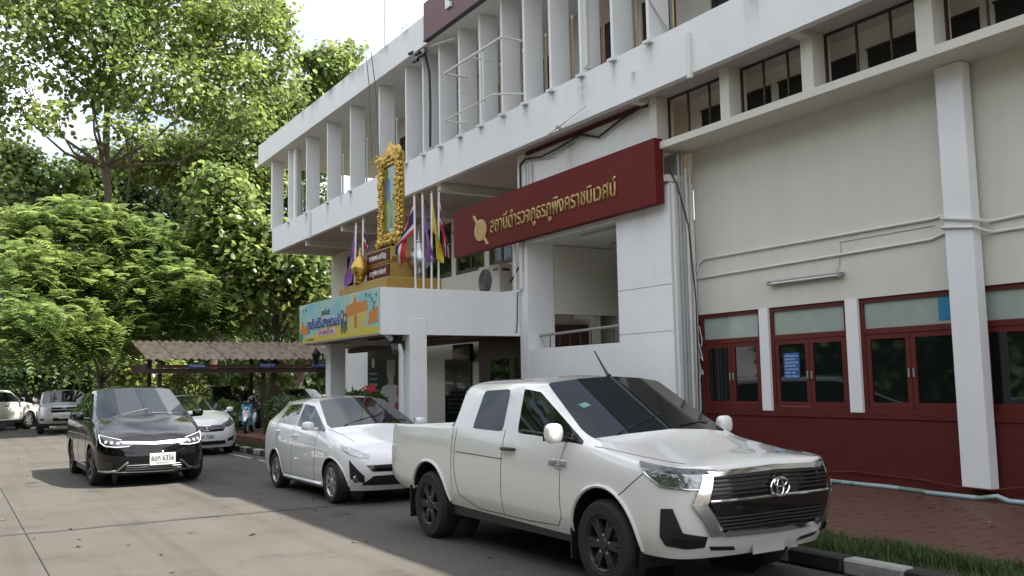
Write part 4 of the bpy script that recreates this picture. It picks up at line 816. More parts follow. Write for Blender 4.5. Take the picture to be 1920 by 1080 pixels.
# ================================================================ VEHICLES
def interp(tab, x):
    if not isinstance(tab, (list, tuple)): return tab
    t = sorted(tab); return float(np.interp(x, [a for a, _ in t], [b for _, b in t]))
class Car:
    def __init__(s, name, loc, rz, label, group, cat='car'):
        s.root = empty(name, loc, rz, label, cat, group)
    def shell(s, P):
        s.P = P; L, W = P['L'], P['W']; hw = W/2; s.L, s.W = L, W
        st = []; info = []
        def low(x, k=1.0):
            return [(x, hw*interp(P['yf'][j], x)*k, interp(P['z'][j], x)) for j in range(5)]
        F = P['front']; xf = L/2
        hood0 = P['hood_in']
        for n, (dd, yf) in enumerate([(0, 0)] + P['fplan']):
            rows = []
            bl = [0, 0, 0.15, 0.65][n]
            for j in range(5):
                xs_ = xf - F[j][0] - dd
                sd = low(xf-F[2][0]-dd)[j]
                yk = yf*hw*(1 if yf < .9 else interp(P['yf'][j], 0)/max(interp(P['yf'][2], 0), .01))
                rows.append((xs_ + (F[j][0]*.6 if n == 3 else 0), yk, F[j][1]*(1-bl)+sd[2]*bl))
            x4, y4, z4 = rows[4]; cr_ = P['crown']
            m0 = P['mids'][0]; x40, z40 = xf-F[4][0], F[4][1]; av_ = x40-m0['x']; zc0 = interp(P['z'][4], m0['x']) + m0.get('c', cr_)
            fr_ = (.10, .32, .56, .80)[n]; xc = x40-av_*fr_; zc = z40+.012+(zc0-z40-.012)*fr_**.85
            for ky in (.92, .72, .40, 0):
                t_ = 1-ky; tz = math.sin(t_*math.pi/2)**.9
                rows.append((x4+(xc-x4)*t_, y4*ky, z4+(zc-z4)*tz))
            st.append(rows); info.append(('F', None))
        for m in P['mids']:
            x = m['x']; rows = low(x); y4, z4 = rows[4][1], rows[4][2]
            if m['t'] == 'hood':
                c = m.get('c', P['crown']); rows += [(x, y4*.92, z4+.3*c), (x, y4*.72, z4+.62*c), (x, y4*.40, z4+.9*c), (x, 0, z4+c)]
            elif m['t'] == 'cowl':
                d = m.get('d', .12); c = m.get('c', P['crown']); rows += [(x-.01, y4*.975, z4+.03), (x, y4*.925, z4+.045), (x+d*.75, y4*.5, z4+.03+c*.7), (x+d, 0, z4+.03+c)]
            elif m['t'] == 'cab':
                d = m.get('d', .06); xt = m['xt']; rows += [(xt, m['yt'], m['zt']), (xt, m['yr'], m['zr']), (xt+d*.7, m['yr']*.55, m['zr']*.35+m['zc']*.65), (xt+d, 0, m['zc'])]
            elif m['t'] == 'tail':
                d = m.get('d', -.08); c = m.get('c', .02); rows += [(x+.01, y4*.955, z4+.025), (x, y4*.86, z4+.035), (x+d*.75, y4*.5, z4+.035+c), (x+d, 0, z4+.035+c)]
            elif m['t'] == 'bed':
                rows += [(x, y4-.055, z4-.005), (x, y4-.07, z4-.40), (x, y4*.5, z4-.42), (x, 0, z4-.42)]
            st.append(rows); info.append((m['t'], m))
        Rr = P['rear']; xr = -L/2
        rl = [(0, 0)] + P['rplan']
        for n in range(len(rl)-1, -1, -1):
            dd, yf = rl[n]; rows = []; bl = [0, 0, 0.15, 0.65][n]
            for j in range(5):
                sd = low(xr+Rr[2][0]+dd)[j]
                yk = yf*hw*(1 if yf < .9 else interp(P['yf'][j], xr+dd)/max(interp(P['yf'][2], 0), .01))
                rows.append((xr+Rr[j][0]+dd-(Rr[j][0]*.6 if n == 3 else 0), yk, Rr[j][1]*(1-bl)+sd[2]*bl))
            x4, y4, z4 = rows[4]
            if P.get('bed'):
                for (dx, ky, dz) in ((.05, .95, -.005), (.07, .93, -.40), (.10, .5, -.42), (.14, 0, -.42)): rows.append((x4+dx, y4*ky, z4+dz))
            else:
                for q, (dx, ky, kz) in enumerate(((.03, .97, .3), (.07, .82, .6), (.11, .48, .9), (.15, 0, 1.0))): rows.append((x4+dx*P.get('deck_in', 1)+dd*.12*q, y4*ky, z4+.025*kz))
            st.append(rows); info.append(('R', None))
        ns, nr = len(st), 9
        V = []; idx = {}
        def vid(i, j, sgn):
            x, y, z = st[i][j]; key = (i, j, sgn if abs(y) > 1e-6 else 0)
            if key not in idx: idx[key] = len(V); V.append((x, y*sgn, z))
            return idx[key]
        faces = []; pid = []; crease = {}
        parts = ['body', 'windscreen', 'side_window', 'rear_window', 'door_pillar']
        def part_of(i, j):
            t0, m0 = info[i]; t1, m1 = info[i+1]
            if j in (6, 7):
                if t0 == 'cowl': return 1
                if t1 == 'tail' or (t0 == 'cab' and m0.get('rearglass')): return 3
            if j == 4 and t0 in ('cowl', 'cab') and t1 in ('cab', 'tail'):
                g_ = (m0 or {}).get('side', 'glass'); return {'glass': 2, 'body': 0, 'black': 4}[g_]
            return 0
        for sgn in (1, -1):
            for i in range(ns-1):
                for j in range(nr-1):
                    q = [vid(i, j, sgn), vid(i+1, j, sgn), vid(i+1, j+1, sgn), vid(i, j+1, sgn)]
                    qq = []
                    for k in q:
                        if k not in qq: qq.append(k)
                    if len(qq) < 3: continue
                    if sgn > 0: qq = qq[::-1]
                    faces.append(qq); p = part_of(i, j); pid.append(p)
                    if p in (1, 2, 3, 4):
                        for a, b in zip(q, q[1:]+q[:1]): crease[tuple(sorted((a, b)))] = max(crease.get(tuple(sorted((a, b))), 0), 1.0 if p != 4 else .6)
                    if j == 3: 
                        e_ = tuple(sorted((q[3], q[2]))); crease[e_] = max(crease.get(e_, 0), P.get('belt_crease', .35))
                    if info[i][0] == 'bed' or info[i+1][0] == 'bed':
                        for a, b in ((q[0], q[1]), (q[3], q[2])):
                            if j >= 3: crease[tuple(sorted((a, b)))] = .8
        for (i, j, c) in P.get('crease', []):
            for sgn in (1, -1):
                if i is None:
                    for ii in range(ns-1): crease[tuple(sorted((vid(ii, j, sgn), vid(ii+1, j, sgn))))] = c
        for i, (t_, m_) in enumerate(info):
            if m_ and m_.get('edge'):
                for sgn in (1, -1):
                    for j in range(4, nr-1): crease[tuple(sorted((vid(i, j, sgn), vid(i, j+1, sgn))))] = m_['edge']
        me = bpy.data.meshes.new('shell'); me.from_pydata(V, [], faces)
        for k in range(5): me.materials.append(M['white'])
        me.polygons.foreach_set('material_index', pid); me.update()
        av = me.attributes.new('crease_vert', 'FLOAT', 'POINT'); vv = [0.0]*len(V)
        for i, (t_, m_) in enumerate(info):
            if t_ in ('cab', 'cowl', 'tail'):
                for sgn in (1, -1):
                    for j in ((4, 5) if t_ == 'cab' else (4, 5, 6)):
                        k = (i, j, sgn)
                        if k in idx: vv[idx[k]] = P.get('vc', .7)
                    if i and (info[i-1][0] == 'cowl' or (i+1 < len(info) and info[i+1][0] == 'tail')) and (i, 6, sgn) in idx: vv[idx[(i, 6, sgn)]] = .7
        av.data.foreach_set('value', vv)
        at_ = me.attributes.new('crease_edge', 'FLOAT', 'EDGE')
        vals = [crease.get(tuple(sorted(e.vertices)), 0.0) for e in me.edges]; at_.data.foreach_set('value', vals)
        o = bpy.data.objects.new('shell', me); COL.objects.link(o); md = o.modifiers.new('s', 'SUBSURF'); md.levels = P.get('lv', 3); md.render_levels = md.levels
        bpy.context.view_layer.update()
        ev = bpy.data.meshes.new_from_object(o.evaluated_get(bpy.context.evaluated_depsgraph_get()))
        bpy.data.objects.remove(o)
        n = len(ev.vertices); co = np.empty(n*3); ev.vertices.foreach_get('co', co); co = co.reshape(-1, 3)
        # refit to the stated outer size
        mn, mx_ = co.min(0), co.max(0)
        co[:, 0] = (co[:, 0]-mn[0])/(mx_[0]-mn[0])*L - L/2 + P.get('xo', 0); co[:, 1] *= hw/mx_[1]
        zt0 = P['z'][0] if not isinstance(P['z'][0], list) else min(z for _, z in P['z'][0])
        zb = mn[2]; co[:, 2] = zb + (co[:, 2]-zb)*(P['H']-zb)/(mx_[2]-zb)
        fs = [tuple(p.vertices) for p in ev.polygons]; mi = np.empty(len(fs), int); ev.polygons.foreach_get('material_index', mi)
        s.bvh = BVHTree.FromPolygons([tuple(c) for c in co], fs)
        cen = np.array([co[list(f)].mean(0) for f in fs])
        # wheel arches
        keep = np.ones(len(fs), bool); s.arch = P['arch']
        for (xa, za, ra) in s.arch:
            d = np.hypot(cen[:, 0]-xa, cen[:, 2]-za); keep &= ~((d < ra) & (np.abs(cen[:, 1]) > hw*.55) & (mi == 0))
        used = {}
        for k, f in enumerate(fs):
            if keep[k]:
                for a, b in zip(f, f[1:]+f[:1]): e_ = (min(a, b), max(a, b)); used[e_] = used.get(e_, 0)+1
        gone = set(v for k, f in enumerate(fs) if not keep[k] for v in f)
        for (a, b), c in used.items():
            if c == 1:
                for v in (a, b):
                    if v in gone:
                        for (xa, za, ra) in s.arch:
                            d = math.hypot(co[v, 0]-xa, co[v, 2]-za)
                            if d < ra*1.35 and d > 1e-4 and abs(co[v, 1]) > hw*.5:
                                k_ = ra/d; co[v, 0] = xa+(co[v, 0]-xa)*k_; co[v, 2] = max(za+(co[v, 2]-za)*k_, co[v, 2] if co[v, 2] < za-.1 else -9)
        mats = [P['paint'], P.get('wsmat', M['windscreen']), M['car_glass'], M['car_glass'], M['gloss_black']]
        for p in range(5):
            fk = [f for k, f in enumerate(fs) if keep[k] and mi[k] == p]
            if not fk: continue
            ids = sorted(set(v for f in fk for v in f)); mp_ = {v: i for i, v in enumerate(ids)}
            if p in (2, 4):                                    # each side's glass split into its panes
                groups = s.islands(fk)
            else: groups = [fk]
            for gk in groups:
                ids = sorted(set(v for f in gk for v in f)); mp_ = {v: i for i, v in enumerate(ids)}
                me2 = bpy.data.meshes.new(parts[p]); me2.from_pydata([tuple(co[v]) for v in ids], [], [tuple(mp_[v] for v in f) for f in gk])
                me2.materials.append(mats[p]); me2.polygons.foreach_set('use_smooth', [True]*len(gk)); me2.update()
                o = obj(parts[p], me2, s.root)
                if p == 0: s.body = o
        # wheel wells and floor
        w = MB()
        for (xa, za, ra) in s.arch:
            for sg in (1, -1):
                y0, y1 = sg*(hw-.03), sg*(hw-.42); n_ = 20
                for q in range(n_):
                    a, b = math.pi*(1.22*q/n_-.11), math.pi*(1.22*(q+1)/n_-.11)
                    p = [(xa+(ra+.004)*math.cos(t), za+(ra+.004)*math.sin(t)) for t in (a, b)]
                    w.quad((p[0][0], y0, p[0][1]), (p[1][0], y0, p[1][1]), (p[1][0], y1, p[1][1]), (p[0][0], y1, p[0][1]))
                w.poly([(xa+(ra+.01)*math.cos(t), y1, za+(ra+.01)*math.sin(t)) for t in np.linspace(0, 2*math.pi, 25)[:-1]])
        zf = P.get('floor', .24)
        xs0 = sorted([(a[0]-a[2], a[0]+a[2]) for a in s.arch])
        x = -L/2+.18
        for k_, (a, b) in enumerate(xs0+[(L/2-.50, 9)]):
            e_ = .07 if k_ == 1 else .38
            w.box(x + (.25 if k_ == 0 else 0), a, -hw+e_, hw-e_, zf, zf+.12); x = b
        w.box(-L/2+.45, L/2-.55, -hw+.42, hw-.42, zf, zf+.3)
        w.build('underbody', M['black_plastic'], s.root)
        return s
    def islands(s, fk):
        par = {}
        def find(a):
            while par[a] != a: par[a] = par[par[a]]; a = par[a]
            return a
        for f in fk:
            for v in f: par.setdefault(v, v)
            for v in f[1:]: par[find(v)] = find(f[0])
        g_ = {}
        for f in fk: g_.setdefault(find(f[0]), []).append(f)
        return list(g_.values())
    # casting points on the shell
    def hit(s, kind, a, b, sg=1, cx=0.0):
        if kind == 'front': o, d = Vector((6, a*sg, b)), Vector((-1, 0, 0))
        elif kind == 'rear': o, d = Vector((-6, a*sg, b)), Vector((1, 0, 0))
        elif kind == 'side': o, d = Vector((a, 4*sg, b)), Vector((0, -sg, 0))
        elif kind == 'top': o, d = Vector((a, b*sg, 5)), Vector((0, 0, -1))
        else:
            t = math.radians(a); o = Vector((cx+5*math.cos(t), 5*sg*math.sin(t), b)); d = Vector((-math.cos(t), -sg*math.sin(t), 0))
        p, n, _, _ = s.bvh.ray_cast(o, d)
        if p is None:
            p, n, _, _ = s.bvh.find_nearest(o + d*4.0)
        if n.dot(d) > 0: n = -n
        return p, n
    def patch(s, name, kind, top, bot, m, off=.004, skirt=.012, sg=1, cx=0.0, nu=14, nv=5, parent=None):
        def res(pl, n):
            pl = np.array(pl, float); d = np.r_[0, np.cumsum(np.hypot(*np.diff(pl, axis=0).T))]; t = np.linspace(0, d[-1], n)
            return np.c_[np.interp(t, d, pl[:, 0]), np.interp(t, d, pl[:, 1])]
        T, Bq = res(top, nu+1), res(bot, nu+1); P = []; Nn = []
        for j in range(nv+1):
            for i in range(nu+1):
                c = T[i]*(1-j/nv)+Bq[i]*(j/nv); p, n = s.hit(kind, c[0], c[1], sg, cx); P.append(p+n*off); Nn.append(n)
        q = MB(); V = [tuple(p) for p in P]; F_ = []
        for j in range(nv):
            for i in range(nu): a = j*(nu+1)+i; F_.append((a, a+1, a+nu+2, a+nu+1))
        bd = [i for i in range(nu+1)] + [j*(nu+1)+nu for j in range(1, nv+1)] + [nv*(nu+1)+i for i in range(nu-1, -1, -1)] + [j*(nu+1) for j in range(nv-1, 0, -1)]
        k0 = len(V); V += [tuple(P[b]-Nn[b]*(off+skirt)) for b in bd]
        for k in range(len(bd)): F_.append((bd[k], bd[(k+1) % len(bd)], k0+(k+1) % len(bd), k0+k))
        q.v = V; q.f = F_; q.mi = [0]*len(F_)
        return q.build(name, m, parent or s.root, True)
    def rod(s, name, kind, pts, r, m, off=0.0, sg=1, cx=0.0, parent=None, mb=None, sub_n=6):
        P = []
        for (a, b), (c, d) in zip(pts[:-1], pts[1:]):
            for k in range(sub_n): t = k/sub_n; P.append((a+(c-a)*t, b+(d-b)*t))
        P.append(pts[-1]); W_ = []
        for a, b in P: p, n = s.hit(kind, a, b, sg, cx); W_.append(p+n*off)
        q = mb or MB(); q.tube(W_, r, 6)
        return q if mb is not None else q.build(name, m, parent or s.root, True)
    def wheels(s, rt, rr, wd, style, mrim, spokes=5, inset=.015, steer=0.0, lug=True):
        proto = None
        for wi, (xa, za, ra) in enumerate(s.arch):
            for sg in (-1, 1):
                y = sg*(s.W/2-inset-wd/2)
                if proto is None:
                    t = MB(); prof = [(rr-.005, -wd/2+.02), (rr+.012, -wd/2+.003), (rt*.90, -wd/2), (rt-.018, -wd/2+.018), (rt, -wd/2+.05), (rt, wd/2-.05), (rt-.018, wd/2-.018), (rt*.90, wd/2), (rr+.012, wd/2-.003), (rr-.005, wd/2-.02)]
                    t.lathe(prof, 40, axis='Y'); me_t = t.mesh('tyre', M['rubber'], True)
                    r_ = MB(); r_.lathe([(rr, -wd/2+.012), (rr-.012, -wd/2+.010), (rr-.03, -wd/2+.03), (rr-.035, wd*.3), (.02, wd*.32)], 40, axis='Y')
                    hub = -wd/2+.028
                    r_.lathe([(.0, hub-.012), (.045, hub-.012), (.055, hub), (.07, hub+.03), (.0, hub+.05)], 18, axis='Y')
                    for k in range(spokes):
                        for dd in ((-.13, .13) if style == 'double' else (0,)):
                            a = 2*math.pi*k/spokes + dd; w0, w1 = (.024, .016) if style == 'double' else (.040, .030) if style == 'fat' else (.022, .015)
                            c_, s_ = math.cos(a), math.sin(a); r0, r1 = .045, rr-.018
                            def pt(r, w, y_): return (r*c_-w*s_, y_, r*s_+w*c_)
                            i = len(r_.v); r_.v += [pt(r0, -w0, hub-.004), pt(r0, w0, hub-.004), pt(r1, w1, hub-.012), pt(r1, -w1, hub-.012), pt(r0, -w0*1.3, hub+.035), pt(r0, w0*1.3, hub+.035), pt(r1, w1*1.3, hub+.03), pt(r1, -w1*1.3, hub+.03)]
                            for f in ((0, 1, 2, 3), (0, 4, 5, 1), (1, 5, 6, 2), (2, 6, 7, 3), (3, 7, 4, 0)): r_.f.append(tuple(i+q for q in f)); r_.mi.append(0)
                    me_r = r_.mesh('rim', mrim, True)
                    b_ = MB(); b_.lathe([(0, .01), (rr*.62, .01), (rr*.62, .03), (0, .03)], 24, axis='Y'); me_b = b_.mesh('brake_disc', M['grey_metal'], True)
                    l_ = MB()
                    for k in range(5):
                        a = 2*math.pi*k/5+.3; l_.tube([(.075*math.cos(a), hub-.006, .075*math.sin(a)), (.075*math.cos(a), hub+.02, .075*math.sin(a))], .011, 6)
                    me_l = l_.mesh('wheel_nuts', M['satin'], True)
                    proto = (me_t, me_r, me_b, me_l)
                w = obj('wheel', proto[0], s.root, (xa, y, rt))
                w.rotation_euler = (0, 0, (math.pi if sg > 0 else 0) + (steer if wi == 0 else 0))
                obj('rim', proto[1], w); obj('brake_disc', proto[2], w)
                if lug: obj('wheel_nuts', proto[3], w)
    def mirror(s, x, z, m, sg, size=(.12, .20, .14), reach=.09, stem_m=None):
        p, n = s.hit('side', x, z, sg); a, b, c = size
        bm = bmesh.new(); bmesh.ops.create_uvsphere(bm, u_segments=14, v_segments=10, radius=.5)
        for v in bm.verts:
            q = v.co; q.x = math.copysign(abs(2*q.x)**.65/2, q.x); q.z = math.copysign(abs(2*q.z)**.7/2, q.z); q.y = math.copysign(abs(2*q.y)**.7/2, q.y)
        mb = MB(); cen = Vector((p.x+.02, p.y+sg*(reach+b/2), z+.06)); mb.addbm(bm, 0, Matrix.Translation(cen) @ Matrix.Diagonal((a, b, c, 1)))
        o = mb.build('wing_mirror', m, s.root, True)
        mb = MB(); mb.tube([(p.x, p.y-sg*.02, z), (p.x+.01, p.y+sg*reach*.6, z+.01), (cen.x, cen.y-sg*b*.25, cen.z-c*.3)], [.03, .025, .03], 8); mb.build('mirror_arm', stem_m or m, o, True)
        mb = MB(); mb.box(cen.x-a*.5-.004, cen.x-a*.5+.004, cen.y-b*.42, cen.y+b*.42, cen.z-c*.38, cen.z+c*.38); mb.build('mirror_glass', M['car_glass'], o)
    def handle(s, x, z, sg, m, w=.11):
        p, n = s.hit('side', x, z, sg); p2, _ = s.hit('side', x-w*2, z, sg)
        mb = MB(); mb.tube([p-Vector((0, sg*.01, 0)), p+Vector((-.02, sg*.03, 0)), (p+p2)/2+Vector((0, sg*.036, 0)), p2+Vector((.02, sg*.03, 0)), p2-Vector((0, sg*.01, 0))], [.012, .017, .018, .017, .012], 8); mb.build('door_handle', m, s.root, True)
    def plate(s, y, z, kind='front', text='', w=.34, h=.15, x=None, sub=''):
        p, n = s.hit(kind, y, z); sx = 1 if kind == 'front' else -1; px = (p.x if x is None else x)
        mb = MB(); mb.box(px-.005*sx, px+.012*sx, y-w/2, y+w/2, z-h/2, z+h/2, b=.003); o = mb.build('number_plate', M['plate_white'], s.root)
        if text:
            text_obj('lettering', text, M['ink'], (px+.012*sx, y-sx*w*.44, z-h*.14), (0, sx, 0), (0, 0, 1), width=w*.88, height=h*.66, offset=.02, extrude=0.0006, parent=o, lift=.001)
            if sub: text_obj('lettering', sub, M['ink'], (px+.012*sx, y-sx*w*.25, z-h*.40), (0, sx, 0), (0, 0, 1), width=w*.5, height=h*.26, extrude=0.0004, parent=o, lift=.001)
        return o
    def seams(s, lists, r=.0042):
        q = MB()
        for kind, pts, sides in lists:
            for sg in sides: s.rod('x', kind, pts, r, None, -.0008, sg, mb=q)
        return tag(q.build('panel_gap', M['seam'], s.root, True), kind='stuff')
    def arch_trim(s, m, r=.012, a0=-8, a1=188, outset=.004):
        for (xa, za, ra) in s.arch:
            for sg in (1, -1):
                P = []
                for t in np.linspace(math.radians(a0), math.radians(a1), 26):
                    p, n = s.hit('side', xa+(ra+.006)*math.cos(t), za+(ra+.006)*math.sin(t), sg); P.append(p+n*outset)
                q = MB(); q.tube(P, r, 6); q.build('arch_lip', m, s.root, True)
    def wipers(s, pts, m=None):
        for a, b in pts:
            p, n = s.hit('top', *a); p2, n2 = s.hit('top', *b); q = MB(); q.tube([p+n*.010, (p+p2)/2+(n+n2)*.010, p2+n2*.010], .006, 6); q.build('wiper', M['black_plastic'], s.root, True)

GP = 'cars parked in front of the police station'
# ---------------------------------------------------------------- white pickup in front
c = Car('pickup_truck', (-7.50, 5.385, 0), 0, 'pearl white extended cab pickup with big chrome edged grille nearest the camera', GP, 'pickup truck')
c.shell(dict(L=5.20, xo=-.06, W=1.83, H=1.705, paint=M['paint_white'], crown=.085, hood_in=1.0, lv=3, floor=.30, bed=True, belt_crease=.5,
  z=[[(2.65, .33), (1, .36), (-1, .40), (-2.65, .50)], [(2.65, .47), (-2.65, .56)], [(2.65, .74), (0, .76), (-2.65, .80)], [(2.65, .93), (1.3, 1.02), (0, 1.06), (-2.65, 1.08)], [(2.4, .985), (1.9, 1.045), (1.3, 1.13), (.6, 1.185), (-1, 1.215), (-2.65, 1.20)]],
  yf=[.93, .985, 1.0, [(2.6, .97), (1.2, .975), (-2.65, .985)], [(2.6, .90), (1.3, .925), (0, .935), (-1, .945), (-2.65, .955)]],
  front=[(.15, .33), (.05, .46), (0, .68), (.012, .925), (.075, 1.02)], rear=[(.10, .55), (.02, .62), (.03, .85), (.03, 1.05), (.05, 1.18)],
  fplan=[(.012, .45), (.075, .79), (.30, .965)], rplan=[(.0, .5), (.015, .90), (.09, .985)],
  mids=[dict(t='hood', x=2.0, c=.06), dict(t='hood', x=1.62, c=.07), dict(t='cowl', x=1.30, d=.16, c=.075),
    dict(t='cab', x=.72, xt=.52, yt=.735, zt=1.575, yr=.665, zr=1.655, zc=1.71, d=.10), dict(t='cab', x=.29, xt=.26, yt=.745, zt=1.605, yr=.675, zr=1.675, zc=1.735, d=0, side='body'),
    dict(t='cab', x=.03, xt=.02, yt=.745, zt=1.605, yr=.675, zr=1.68, zc=1.735, d=0), dict(t='cab', x=-.55, xt=-.50, yt=.735, zt=1.585, yr=.67, zr=1.665, zc=1.72, d=0, side='body'),
    dict(t='cab', x=-.93, xt=-.90, yt=.725, zt=1.585, yr=.66, zr=1.665, zc=1.715, d=-.02, edge=.75), dict(t='cab', x=-.985, xt=-.965, yt=.76, zt=1.33, yr=.68, zr=1.36, zc=1.36, d=0, side='body'), dict(t='bed', x=-1.03), dict(t='bed', x=-1.10), dict(t='bed', x=-1.9)],
  arch=[(1.545, .37, .435), (-1.535, .38, .435)]))
c.wheels(.352, .222, .235, 'double', M['rim_black'], 6, inset=.0)
c.arch_trim(M['paint_white'], .016)
# nose: chrome edged black grille
gx = c.patch('grille_surround', 'front', [(-.60, .945), (-.3, .962), (.3, .962), (.60, .945)], [(-.46, .515), (-.2, .50), (.2, .50), (.46, .515)], M['chrome'], .010, .03, nu=20, nv=10)
# hexagonal opening drawn as stacked quads
def hexpatch(name, rows, m, off, parent=None):
    for k in range(len(rows)-1):
        (z0, w0), (z1, w1) = rows[k], rows[k+1]
        c.patch(name, 'front', [(-w0, z0), (w0, z0)], [(-w1, z1), (w1, z1)], m, off, .03, nu=16, nv=4, parent=parent)
gmesh = c.patch('grille_mesh', 'front', [(-.575, .925), (0, .942), (.575, .925)], [(-.64, .735), (0, .735), (.64, .735)], M['gloss_black'], .022, .03, nu=18, nv=5)
c.patch('grille_mesh', 'front', [(-.64, .735), (0, .735), (.64, .735)], [(-.50, .545), (0, .535), (.50, .545)], M['gloss_black'], .022, .03, nu=18, nv=5)
for z, w in ((.912, .575), (.884, .585), (.856, .597), (.828, .61), (.80, .62), (.64, .575), (.615, .56), (.59, .54), (.565, .515)):
    c.rod('grille_bar', 'front', [(-w, z), (0, z+.008), (w, z)], .0085, M['black_plastic'], .032, parent=gmesh, sub_n=10)
for z, w, r in ((.758, .625, .012),): c.rod('grille_bar', 'front', [(-w, z), (0, z+.008), (w, z)], r, M['chrome'], .030, parent=gmesh, sub_n=12)
c.patch('grille_blade', 'front', [(-.63, .748), (0, .756), (.63, .748)], [(-.585, .665), (0, .665), (.585, .665)], M['gloss_black'], .038, .03, nu=18, nv=4)
for sg in (1, -1):                                       # chrome flanks
    c.patch('grille_flank', 'front', [(.575, .945), (.655, .94)], [(.645, .735), (.735, .735)], M['chrome'], .034, .03, sg, nu=4, nv=8)
    c.patch('grille_flank', 'front', [(.645, .735), (.735, .735)], [(.52, .51), (.60, .51)], M['satin'], .030, .03, sg, nu=4, nv=8)
c.patch('grille_top', 'front', [(-.62, .958), (0, .975), (.62, .958)], [(-.58, .925), (0, .942), (.58, .925)], M['chrome'], .034, .03, nu=20, nv=3)
c.patch('grille_lip', 'front', [(-.52, .54), (0, .53), (.52, .54)], [(-.50, .505), (0, .495), (.50, .505)], M['chrome'], .036, .03, nu=18, nv=2)
# emblem: three ovals
em = MB(); ex = c.hit('front', 0, .83)[0].x+.050
def oval(cy, cz, a, b, r, n=28, th=0.0):
    em.tube([(ex+th, cy+a*math.cos(t), cz+b*math.sin(t)) for t in np.linspace(0, 2*math.pi, n)], r, 6, cap=False)
oval(0, .83, .098, .068, .0095); oval(0, .83, .034, .062, .0075, th=.002); oval(0, .86, .066, .030, .0075, th=.003); em.build('emblem', M['chrome'], c.root, True)
eb = MB(); eb.lathe([(0, 0), (.092, 0), (.098, -.03)], 24, (ex-.012, 0, .83), 'X'); eb.build('emblem_base', M['gloss_black'], c.root, True)
for sg in (1, -1):
    cx = 1.55
    hl = c.patch('headlight', 'cyl', [(64, 1.015), (52, .99), (38, .975), (31, .965)], [(60, .95), (52, .865), (40, .845), (33, .85)], M['lens'], .010, .03, sg, cx, nu=18, nv=6)
    c.patch('lamp_brow', 'cyl', [(64, 1.025), (52, 1.0), (38, .985), (30, .972)], [(62, .985), (50, .955), (38, .948), (31, .945)], M['lens_dark'], .012, .03, sg, cx, nu=18, nv=3, parent=hl)
    for th, z, r in ((53, .915, .050), (45, .905, .058), (37.5, .90, .050)):
        p, n = c.hit('cyl', th, z, sg, cx); q = MB(); bm = bmesh.new(); bmesh.ops.create_uvsphere(bm, u_segments=16, v_segments=10, radius=r); q.addbm(bm, 0, Matrix.Translation(p-n*r*.80)); q.build('reflector', M['chrome'], hl, True)
    c.rod('lamp_edge', 'cyl', [(60, .955), (52, .862), (40, .842), (33, .847)], .006, M['chrome'], .012, sg, cx, parent=hl)
    # bumper corner recess with fog lamp
    fr_ = c.patch('fog_lamp_frame', 'cyl', [(52, .70), (47.5, .705)], [(53, .50), (44, .53)], M['black_plastic'], .012, .03, sg, cx, nu=4, nv=8)
    c.patch('fog_lamp_frame', 'cyl', [(53, .50), (44, .53), (35, .50)], [(51, .435), (43, .415), (36, .425)], M['black_plastic'], .012, .03, sg, cx, nu=12, nv=4)
    c.patch('fog_lamp_slot', 'cyl', [(48, .485), (37, .485)], [(47, .445), (38, .44)], M['gloss_black'], .022, .02, sg, cx, nu=8, nv=3)
    c.patch('bumper_slot', 'front', [(.36, .405), (.58, .425)], [(.33, .375), (.56, .395)], M['black_plastic'], .006, .03, sg, nu=6, nv=3)
    c.rod('bumper_joint', 'cyl', [(60, .95), (72, .80), (78, .74)], .004, M['seam'], 0, sg, cx)
c.plate(0, .385, w=.34, h=.12).data.materials[0] = solid('smudged_plate', (0.44, 0.43, 0.41), .5)
c.seams([('side', [(1.02, 1.14), (.98, 1.0), (.97, .50), (.90, .42)], (1, -1)), ('side', [(.01, 1.20), (0, .8), (-.01, .42)], (1, -1)), ('side', [(-.93, 1.20), (-.94, .8), (-.90, .62)], (1, -1)),
  ('side', [(.90, .42), (.4, .405), (-.5, .415), (-.86, .52), (-.90, .62)], (1, -1)), ('side', [(-1.0, 1.19), (-1.0, .55)], (1, -1)), ('top', [(2.28, .66), (1.9, .735), (1.5, .80), (1.38, .83)], (1, -1)), ('side', [(.02, .93), (-.9, .95)], (1, -1))])
c.rod('belt_strip', 'side', [(1.12, 1.155), (.6, 1.19), (.29, 1.205)], .012, M['black_plastic'], 0, -1); c.rod('belt_strip', 'side', [(1.12, 1.155), (.6, 1.19), (.29, 1.205)], .012, M['black_plastic'], 0, 1)
for sg in (1, -1):
    c.handle(.24, 1.03, sg, M['black_plastic']); c.mirror(1.0, 1.15, M['paint_white'], sg, (.11, .17, .17), .06, M['black_plastic'])
    tlm = c.patch('tail_light', 'cyl', [(150, 1.10), (158, 1.10)], [(150, .78), (158, .78)], M['lens_red'], .012, .02, sg, -1.9, nu=4, nv=8)

    q = MB(); q.box(-2.02, -2.0, sg*.62, sg*.90, .17, .52); q.box(1.10, 1.12, sg*.64, sg*.90, .18, .48); q.build('mud_flap', M['black_plastic'], c.root)
text_obj('badge', 'HILUX', M['satin'], (.82, -.905, .93), (1, 0, 0), (0, 0, 1), width=.26, height=.085, offset=.03, extrude=.005, parent=c.root, lift=.008, shear=.15)
text_obj('badge', 'REVO', M['satin'], (.92, -.905, .905), (1, 0, 0), (0, 0, 1), width=.10, height=.03, offset=.01, extrude=.003, parent=c.root, lift=.008)
c.wipers([((1.32, -.55), (1.18, .05)), ((1.34, .15), (1.18, .62))])
p, n = c.hit('top', .52, 0.0); q = MB(); q.tube([p, p+Vector((-.03, 0, .03)), p+Vector((-.22, 0, .25))], [.03, .014, .006], 8); q.build('aerial', M['black_plastic'], c.root, True)
p, n = c.hit('top', .52, -.45)
